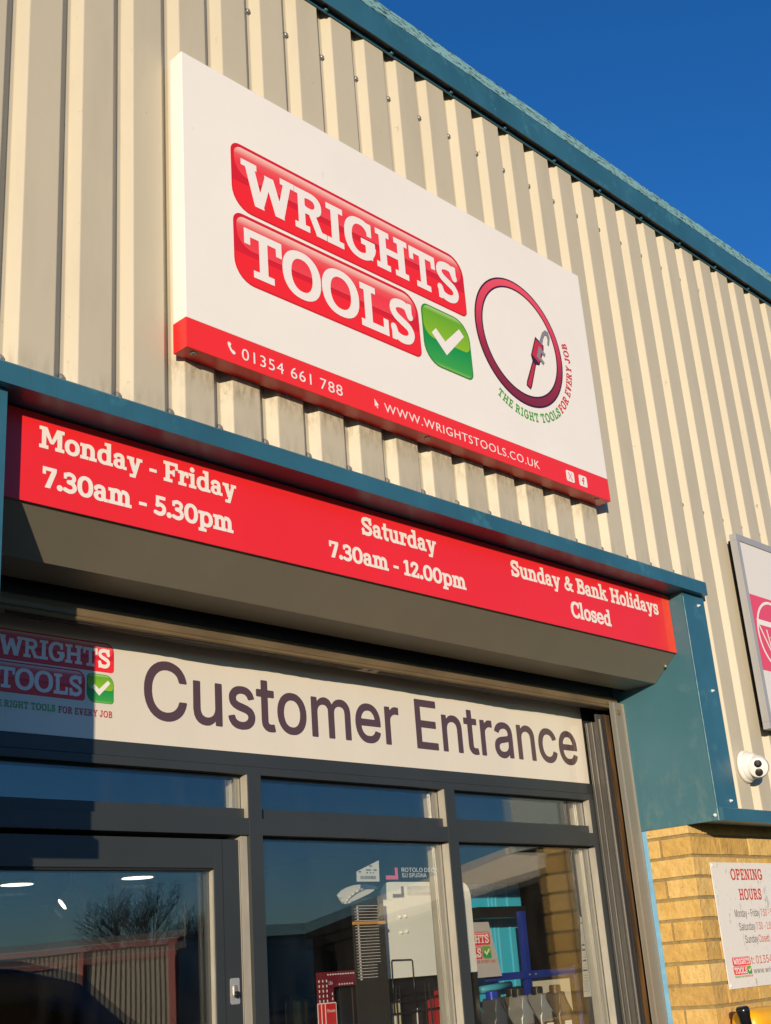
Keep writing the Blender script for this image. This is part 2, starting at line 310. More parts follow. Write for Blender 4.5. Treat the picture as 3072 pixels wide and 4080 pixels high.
SLAB = json.loads('''{"I":[475,[[6,0,0,6,0,142,6,150,126,150,130,158,130,846,126,850,6,850,1,854,2,998,470,1000,475,990,475,854,470,850,350,850,345,846,345,158,350,150,470,150,475,142,475,6,470,0,462,0]]],"T":[950,[[222,0,215,6,215,14,215,142,222,150,366,150,367,158,367,830,358,835,158,835,150,830,150,662,6,660,0,670,2,998,950,998,950,662,802,662,798,833,590,835,583,830,582,158,590,150,734,150,734,3,726,0]]],"H":[1015,[[6,0,0,6,0,142,6,150,107,150,110,158,110,846,102,850,6,850,1,854,2,998,430,998,430,854,422,850,334,850,325,846,326,588,334,585,678,585,690,590,690,846,686,850,590,850,585,854,587,998,1014,999,1014,852,910,850,905,838,905,158,910,150,1014,150,1014,3,1006,0,590,0,585,6,585,142,590,150,686,150,690,158,690,414,686,419,678,420,334,420,325,414,326,150,422,150,430,142,430,6,422,0]]],"L":[800,[[6,0,0,6,0,158,6,165,110,166,110,846,102,850,6,850,1,854,2,998,446,1000,450,990,450,854,446,850,334,850,325,846,325,166,646,165,650,174,650,374,654,379,662,380,798,378,800,6,790,0]]],"E":[820,[[6,0,0,6,0,142,6,150,107,150,110,158,110,846,102,850,6,850,1,854,2,998,798,1000,798,682,662,682,660,838,659,846,654,850,334,850,325,846,326,581,494,580,500,590,502,658,590,660,600,654,598,350,502,350,500,422,494,430,326,430,325,158,326,150,678,150,680,334,686,340,814,340,820,334,820,6,814,0]]],"F":[780,[[6,0,0,6,0,142,6,150,107,150,110,158,110,846,102,850,6,850,1,854,2,998,778,998,780,670,774,660,642,662,638,849,334,850,325,846,326,572,494,570,499,574,502,649,606,650,610,646,609,342,502,340,500,414,494,420,334,420,325,414,326,150,462,150,470,142,470,6,462,0]]],"R":[1000,[[6,0,0,6,0,142,6,150,107,150,110,158,110,846,102,850,6,850,1,854,2,998,494,1000,558,996,622,986,678,971,734,946,775,918,822,867,850,806,860,742,855,654,836,598,804,550,750,504,680,470,681,462,846,156,854,150,998,150,998,2,662,2,656,46,454,435,446,440,334,440,325,438,326,150,454,150,460,142,460,6,454,0],[423,606,494,606,542,612,582,625,615,646,638,678,645,710,639,758,619,790,598,807,566,821,494,834,390,830,350,820,326,808,326,634,366,615]]],"P":[860,[[6,0,0,6,0,142,6,150,107,150,110,158,110,846,102,850,6,850,1,854,2,998,494,1000,558,996,622,985,678,969,726,947,768,918,806,880,833,838,851,790,859,734,859,662,850,606,830,556,798,510,766,480,726,453,678,431,630,417,526,402,325,398,326,150,462,150,470,142,470,6,462,0],[426,566,494,566,550,576,590,593,622,622,636,646,643,670,644,726,630,767,598,802,574,815,542,827,470,835,390,829,358,820,329,806,325,798,325,598,366,577]]],"B":[870,[[6,0,0,6,0,142,6,150,107,150,110,158,110,846,102,850,6,850,1,854,2,998,542,997,590,990,638,978,683,958,718,935,759,894,785,846,798,790,799,718,791,662,770,614,740,574,700,542,774,497,819,454,852,398,868,334,870,270,864,214,849,166,822,120,781,78,730,46,670,22,598,7,494,0],[326,150,358,150,360,166,366,173,398,160,430,153,526,152,574,164,606,180,638,214,653,254,654,310,648,334,637,358,622,377,598,395,566,409,534,417,438,418,398,410,366,397,360,406,360,462,326,463],[325,606,334,600,350,600,360,606,360,678,366,690,380,670,398,656,438,642,502,642,526,648,551,662,574,690,584,726,583,774,565,814,542,834,518,844,454,850,422,844,398,834,382,822,366,800,360,814,358,849,326,848]]],"W":[1450,[[342,3,114,846,110,850,6,850,1,854,2,998,418,998,419,854,414,850,374,850,369,846,494,383,502,397,628,798,630,806,615,854,622,860,862,860,869,854,1014,410,1022,418,1129,846,1118,850,1054,850,1050,854,1051,998,1449,998,1450,854,1446,850,1342,850,1334,846,1134,46,1146,6,1142,1,894,1,726,511,582,62,596,6,590,0,350,0]]],"V":[980,[[374,4,121,846,110,850,6,850,1,854,2,998,418,998,419,854,414,850,382,850,371,846,510,393,636,846,601,854,602,998,978,998,979,854,974,850,846,850,837,846,613,46,622,3,614,0,382,0]]],"Y":[960,[[254,1,250,6,250,142,254,150,374,150,375,398,358,400,352,406,124,846,118,850,6,850,1,854,2,998,398,1000,400,854,375,846,494,621,610,846,601,854,600,862,602,998,958,1000,960,854,950,850,822,850,810,846,596,430,594,422,602,406,590,398,590,150,702,150,710,142,710,6,702,0]]],"M":[1180,[[6,0,0,6,0,142,6,150,118,150,120,158,120,846,110,850,6,850,1,854,2,998,360,998,590,448,598,443,830,999,1178,998,1179,854,1174,850,1078,850,1070,846,1070,150,1174,150,1180,142,1180,6,1174,0,766,0,760,6,760,142,766,150,854,150,860,158,860,606,854,621,662,283,526,280,518,284,318,644,310,646,310,654,310,150,414,150,420,142,420,6,414,0]]],"N":[1000,[[6,0,0,6,0,142,6,150,107,150,110,158,110,846,102,850,6,850,1,854,2,998,361,998,718,325,720,846,710,850,606,850,601,854,602,998,998,1000,1000,854,990,850,894,850,890,846,890,6,886,1,646,0,638,4,286,668,280,654,280,158,286,150,398,150,400,6,390,0]]],"U":[1000,[[398,-2,350,9,302,26,226,70,190,102,162,134,123,206,107,262,100,318,99,846,94,850,6,850,1,854,2,998,418,998,419,854,414,850,326,850,315,846,317,310,323,278,335,246,350,222,374,197,398,180,430,165,462,158,502,155,542,158,574,167,606,182,628,198,650,222,669,254,679,286,684,318,684,846,678,850,590,850,580,854,580,998,998,1000,1000,854,990,850,910,850,900,846,899,310,885,230,854,158,818,110,774,70,726,39,670,15,606,-1,542,-9,462,-9]]],"J":[720,[[262,-18,198,-5,134,26,78,75,38,136,6,140,0,150,0,350,6,360,158,360,161,334,166,330,214,328,218,262,230,212,249,174,278,149,310,146,334,156,358,185,373,222,382,262,385,310,385,846,374,850,246,850,241,854,242,998,718,1000,718,851,606,850,601,846,600,294,590,217,568,150,547,110,517,70,486,40,446,14,406,-4,366,-14,318,-20]]],"O":[1040,[[462,-18,350,-1,294,17,246,39,198,68,158,99,123,134,91,174,61,222,39,270,10,374,2,438,0,502,2,566,10,630,24,686,40,734,86,819,150,894,226,950,314,990,414,1013,542,1020,654,1009,750,981,839,934,914,870,947,830,972,790,1011,702,1033,606,1040,478,1029,366,1001,270,960,190,902,118,838,65,758,22,670,-6,574,-19],[459,150,518,145,582,150,638,168,686,196,726,235,760,286,783,342,799,406,805,486,801,574,787,646,762,710,726,765,686,804,630,836,574,851,510,855,454,849,406,834,357,806,315,766,282,718,258,662,242,598,235,518,238,430,252,358,276,294,310,240,352,198,406,166]]],"C":[880,[[446,-18,382,-11,318,5,262,26,214,52,167,86,126,125,93,166,62,215,37,270,17,334,6,398,1,462,1,542,7,614,20,678,42,742,90,830,153,902,231,958,278,981,326,998,422,1016,534,1019,630,1009,726,980,854,980,860,974,862,889,926,806,918,800,860,798,860,646,854,640,726,640,720,646,720,718,702,750,678,781,646,810,614,830,574,846,534,853,486,855,446,851,406,839,374,824,342,801,310,767,288,734,268,694,248,630,238,566,235,478,242,398,257,334,281,278,312,230,354,190,406,161,462,147,534,147,590,159,638,184,678,219,715,270,740,326,750,330,838,329,841,294,878,279,896,262,900,254,902,202,928,198,889,142,846,97,790,54,734,24,670,1,606,-13,534,-19]]],"G":[970,[[446,-18,382,-11,318,5,262,26,214,52,167,86,126,125,93,166,62,215,37,270,17,334,6,398,1,462,1,542,7,614,20,678,42,742,90,830,153,902,231,958,278,981,326,998,422,1016,534,1019,630,1009,726,980,862,980,870,974,870,966,870,646,862,640,726,640,720,646,720,718,702,750,678,781,646,810,614,830,574,846,534,853,486,855,446,851,406,839,374,824,342,801,310,767,288,734,268,694,244,614,235,526,239,422,257,334,286,269,327,214,378,174,438,151,502,145,566,152,622,174,654,196,660,206,660,374,654,380,522,382,520,518,521,526,526,530,966,530,970,526,970,406,974,401,993,398,986,350,969,286,945,230,913,174,876,126,873,62,798,60,718,17,622,-10,542,-19]]],"S":[780,[[294,-11,230,3,166,26,161,22,158,2,150,0,38,0,30,6,30,190,6,254,3,278,10,318,30,348,54,366,86,376,118,376,146,366,168,350,186,326,225,230,238,209,278,192,342,180,390,178,430,181,510,203,534,217,553,238,571,270,571,286,554,318,526,343,206,474,144,510,94,554,42,622,27,654,15,694,12,726,14,766,34,838,67,894,117,942,182,976,262,1000,358,1016,454,1016,534,1001,598,972,602,998,606,1000,726,1000,730,990,730,782,754,726,757,694,753,670,741,646,726,628,702,612,678,604,646,604,622,610,598,625,574,654,510,790,496,806,470,817,398,823,310,811,238,787,222,776,212,758,207,734,212,718,238,686,270,660,318,638,582,533,630,508,662,485,701,446,734,398,756,350,766,302,767,262,762,230,734,159,687,94,630,46,562,14,470,-10,382,-17]]],"o":[720,[[294,-11,222,6,157,38,98,86,54,143,22,212,5,286,0,382,9,462,32,534,68,598,110,646,166,688,230,716,294,731,382,735,454,726,518,706,582,669,633,622,672,566,702,496,717,422,720,334,710,254,690,190,660,134,614,78,566,40,510,11,446,-8,374,-15],[313,142,342,136,382,136,414,145,446,163,470,187,488,214,505,254,515,294,520,342,519,398,511,446,498,486,478,522,454,550,422,572,390,582,358,585,326,582,294,570,270,554,246,528,230,502,216,470,206,430,201,334,206,286,217,246,232,214,254,182,281,158]]],"n":[810,[[6,0,0,6,0,134,6,140,94,140,100,150,100,574,94,580,2,582,2,718,294,720,302,729,342,737,438,739,486,732,534,718,574,697,611,670,641,638,667,598,689,550,701,502,710,414,710,142,798,140,806,139,810,134,810,6,806,1,446,0,440,6,440,134,446,140,510,142,509,430,499,486,475,534,460,550,438,563,398,570,366,565,334,545,305,502,300,478,300,142,398,138,398,2]]],"m":[1140,[[6,0,0,6,0,134,6,140,94,140,100,150,100,574,94,580,2,582,2,718,270,720,302,733,366,740,422,738,462,732,521,710,574,673,616,622,646,561,650,574,652,726,710,738,790,738,846,728,902,704,950,667,986,622,1020,550,1037,470,1040,150,1046,140,1134,140,1140,134,1140,6,1134,0,798,0,790,6,790,134,798,140,840,142,839,438,829,494,812,534,782,563,750,570,718,563,694,542,676,510,667,470,670,142,742,140,750,134,750,6,742,0,422,2,420,134,430,140,470,142,469,438,459,494,442,534,414,562,382,570,358,567,334,553,314,526,301,494,300,142,398,138,398,2]]],"r":[570,[[6,0,0,6,0,134,6,140,94,140,100,150,100,574,94,580,2,582,2,718,294,720,300,710,302,677,358,705,414,720,486,717,550,707,566,699,570,694,570,446,566,441,454,441,450,446,450,542,446,551,430,550,381,526,340,486,320,446,301,366,300,142,438,138,438,2]]],"i":[400,[[6,0,0,6,0,134,6,140,94,140,100,150,100,574,94,580,2,582,2,718,294,720,300,710,300,142,398,138,400,6,390,0],[166,797,118,818,86,851,68,894,67,942,86,989,118,1022,166,1043,214,1043,262,1022,294,990,313,942,312,894,294,851,262,818,214,797]]],"l":[400,[[6,0,0,6,0,134,6,140,94,140,100,150,100,902,94,910,6,910,0,918,1,1046,6,1050,294,1050,299,1046,300,1038,300,142,398,138,400,6,390,0]]],"d":[790,[[294,-11,214,11,149,46,94,97,49,166,23,238,11,326,14,422,34,510,62,568,102,622,150,664,206,696,270,716,334,724,406,723,486,707,489,710,490,902,486,910,382,910,382,1049,686,1050,690,1046,690,150,694,140,782,140,790,134,790,6,782,0,502,0,486,3,398,-14],[316,142,342,136,374,136,422,150,462,184,481,214,490,238,489,478,470,515,446,543,414,564,382,574,350,575,318,569,294,558,270,539,252,518,234,486,214,414,211,318,217,278,228,238,243,206,262,180,286,158]]],"p":[790,[[6,-260,0,-250,2,-122,94,-120,100,-114,100,574,94,580,2,582,2,718,294,720,302,708,382,727,478,729,566,711,606,695,646,671,701,622,741,566,769,502,785,430,790,334,781,254,759,182,725,118,686,72,646,39,598,11,550,-6,494,-17,422,-20,366,-14,302,1,302,-118,418,-122,418,-258],[406,134,438,130,470,133,502,145,526,163,549,190,566,222,580,262,588,310,586,414,576,462,560,502,538,534,513,558,486,572,454,579,399,574,358,551,325,510,300,446,300,262,307,238,326,198,350,167,374,148]]],"a":[680,[[214,-3,158,13,110,36,70,67,41,102,21,142,11,190,11,238,21,286,40,326,65,358,102,389,142,411,190,427,246,437,310,440,366,436,370,446,370,494,374,499,388,502,386,542,358,556,318,565,278,565,244,558,222,548,174,501,170,494,170,446,166,441,62,440,54,441,50,446,50,478,30,501,22,518,19,558,26,582,50,614,51,638,78,640,121,678,158,701,206,719,262,729,318,731,366,724,422,708,470,685,510,651,535,614,549,574,556,502,570,494,571,142,678,138,680,6,670,0,510,0,500,6,500,30,494,38,438,11,374,-5,294,-10],[271,118,302,115,329,118,358,130,370,142,370,286,366,294,342,308,294,315,254,306,225,286,206,254,200,206,210,166,236,134]]],"e":[720,[[294,-11,222,6,157,38,98,86,54,143,22,212,5,286,0,382,9,462,32,534,68,598,110,646,166,688,230,716,294,731,382,735,454,726,518,706,574,675,622,634,663,582,694,519,712,454,720,374,716,302,214,300,205,294,224,230,246,192,270,166,302,146,334,137,374,135,406,142,430,152,462,175,542,175,614,224,646,235,675,230,698,214,712,190,714,158,704,134,686,116,598,57,510,11,462,-4,414,-12,350,-15],[206,430,214,425,502,425,514,430,494,494,462,542,438,563,414,575,390,582,358,585,326,582,303,574,262,546,226,494]]],"u":[800,[[334,-11,262,9,206,40,159,86,124,142,102,204,92,270,90,574,86,579,2,582,2,718,289,718,290,310,294,262,309,214,332,182,358,163,398,155,430,159,462,176,486,206,499,230,500,246,500,574,494,580,411,582,411,718,694,720,700,710,700,142,798,138,800,6,790,0,502,2,486,-7,422,-15]]],"t":[460,[[278,-12,230,10,187,46,154,94,134,150,123,206,120,270,125,574,118,580,6,580,0,590,2,718,118,720,125,726,126,950,310,950,315,942,315,726,326,720,446,720,450,710,449,582,326,580,315,574,315,214,323,182,332,174,422,185,446,181,459,174,459,6,438,-3,342,-17]]],"k":[860,[[6,0,0,6,0,134,6,140,94,140,100,150,100,902,94,910,6,910,0,918,1,1046,6,1050,294,1050,299,1046,300,1038,302,462,422,582,422,720,778,718,780,598,774,590,614,588,526,510,750,142,854,140,860,134,860,6,854,0,502,2,500,134,515,142,390,383,382,386,304,318,300,310,300,142,398,138,398,2]]],"s":[600,[[214,-18,166,-7,126,7,118,0,110,0,30,0,23,6,23,118,0,174,0,230,21,262,46,278,70,284,94,282,118,273,146,246,182,166,206,153,254,143,318,141,382,155,415,174,432,198,431,206,414,227,390,242,142,336,106,358,67,390,28,438,5,494,3,550,22,614,48,654,86,688,142,716,214,735,246,740,382,740,422,730,454,716,470,720,558,720,562,710,562,582,585,534,590,502,579,462,566,446,542,429,518,422,494,423,471,430,454,441,432,470,389,558,382,567,366,574,318,580,262,576,198,560,182,554,170,542,168,526,173,518,214,485,446,397,510,362,542,332,571,294,589,254,597,214,592,158,572,110,534,59,487,22,430,-3,358,-20]]],"y":[800,[[142,-260,140,-122,294,-120,300,-114,339,14,334,20,294,20,287,30,108,574,102,580,2,582,2,718,360,718,360,582,334,580,328,574,422,288,510,574,500,582,500,718,798,720,800,582,686,580,680,574,425,-258]]],"0":[740,[[302,-10,222,13,158,51,102,106,58,174,26,254,6,350,0,462,7,574,25,662,56,742,96,806,149,862,206,900,270,924,342,934,430,931,510,911,574,875,631,822,680,750,713,670,733,574,740,454,733,342,714,254,682,174,641,110,590,57,526,17,462,-6,390,-15],[326,142,366,135,406,139,438,154,469,182,494,219,512,262,528,318,537,382,540,462,537,542,527,606,510,665,486,714,454,754,422,775,382,785,350,784,318,775,286,754,262,726,239,686,224,646,210,590,203,534,202,390,209,334,222,278,241,230,265,190,294,160]]],"1":[520,[[30,6,30,134,38,140,169,142,170,718,166,725,22,700,20,798,174,920,366,920,370,910,370,150,374,140,502,140,510,134,510,6,502,0,38,0]]],"2":[660,[[30,6,30,62,23,102,30,144,190,334,384,574,421,638,430,670,432,702,429,726,422,734,382,749,318,759,254,749,230,738,213,718,150,614,150,582,38,580,30,582,30,614,20,630,20,726,30,750,30,798,54,800,61,806,102,859,142,889,190,912,254,928,318,934,382,928,454,910,509,886,542,863,566,838,585,806,598,774,605,734,607,686,602,638,589,590,565,534,526,472,272,158,270,150,505,150,510,158,510,278,638,280,638,2,38,0]]],"3":[620,[[230,-19,158,-1,30,48,8,70,-2,90,-7,118,-5,142,6,166,18,182,38,197,62,206,102,205,230,160,278,153,326,159,366,172,397,190,419,214,437,246,442,270,428,310,399,350,382,363,358,372,238,395,198,408,166,438,156,462,153,486,156,510,166,532,181,550,198,562,230,572,326,580,358,592,382,620,402,654,409,678,408,702,397,726,358,749,302,766,262,765,142,716,138,622,22,620,18,790,20,854,30,860,54,860,206,921,254,931,302,932,382,916,462,882,518,839,555,782,573,718,571,646,550,582,528,542,500,502,500,494,547,446,588,382,613,310,617,254,606,198,581,142,542,87,494,44,438,13,374,-9,302,-21]]],"5":[620,[[230,-19,142,1,38,36,14,50,-5,70,-18,102,-19,134,-7,166,6,183,25,198,46,207,70,210,94,207,206,169,246,160,302,163,350,175,390,202,422,246,436,286,436,334,427,366,414,383,374,412,334,429,302,427,206,390,166,380,142,382,118,390,97,406,84,422,73,446,70,470,76,502,100,542,100,918,574,920,580,910,580,782,579,774,574,770,262,769,260,606,342,610,414,592,494,549,534,517,563,486,584,454,599,422,615,350,615,270,598,198,574,149,535,94,495,54,454,25,406,4,350,-12,294,-19]]],"7":[640,[[134,2,132,6,427,766,422,770,158,770,150,766,150,606,142,600,22,602,20,918,638,920,639,766,362,6,358,1,350,0]]],".":[260,[[110,-18,62,-1,28,30,4,78,1,126,17,174,52,214,78,229,102,237,150,238,198,221,232,190,256,142,259,94,243,46,208,6,182,-9,158,-17]]],"-":[380,[[6,270,0,278,0,398,1,406,6,410,374,410,379,406,380,278,374,270]]],"&":[920,[[262,6,206,22,158,45,118,76,86,111,56,158,38,206,31,262,36,310,62,390,104,454,158,500,267,566,222,644,204,710,203,750,209,782,238,847,283,894,342,930,398,946,454,944,510,924,566,888,603,846,622,798,627,758,626,726,618,686,602,646,562,590,497,534,497,526,574,432,579,438,582,520,670,520,694,533,718,537,742,534,774,520,880,518,878,402,788,398,767,310,735,238,823,134,830,130,918,129,920,6,910,0,686,0,680,6,680,62,646,103,638,105,606,78,558,48,510,26,462,11,406,0,302,0],[291,158,366,152,430,163,470,177,502,194,527,214,540,230,366,440,270,388,230,361,208,334,191,294,188,246,206,209,238,178],[621,374,628,398,603,398],[389,662,398,654,429,678,454,702,468,726,472,750,470,766,430,790,414,791,382,775,366,759,358,742,363,710]]]}''')
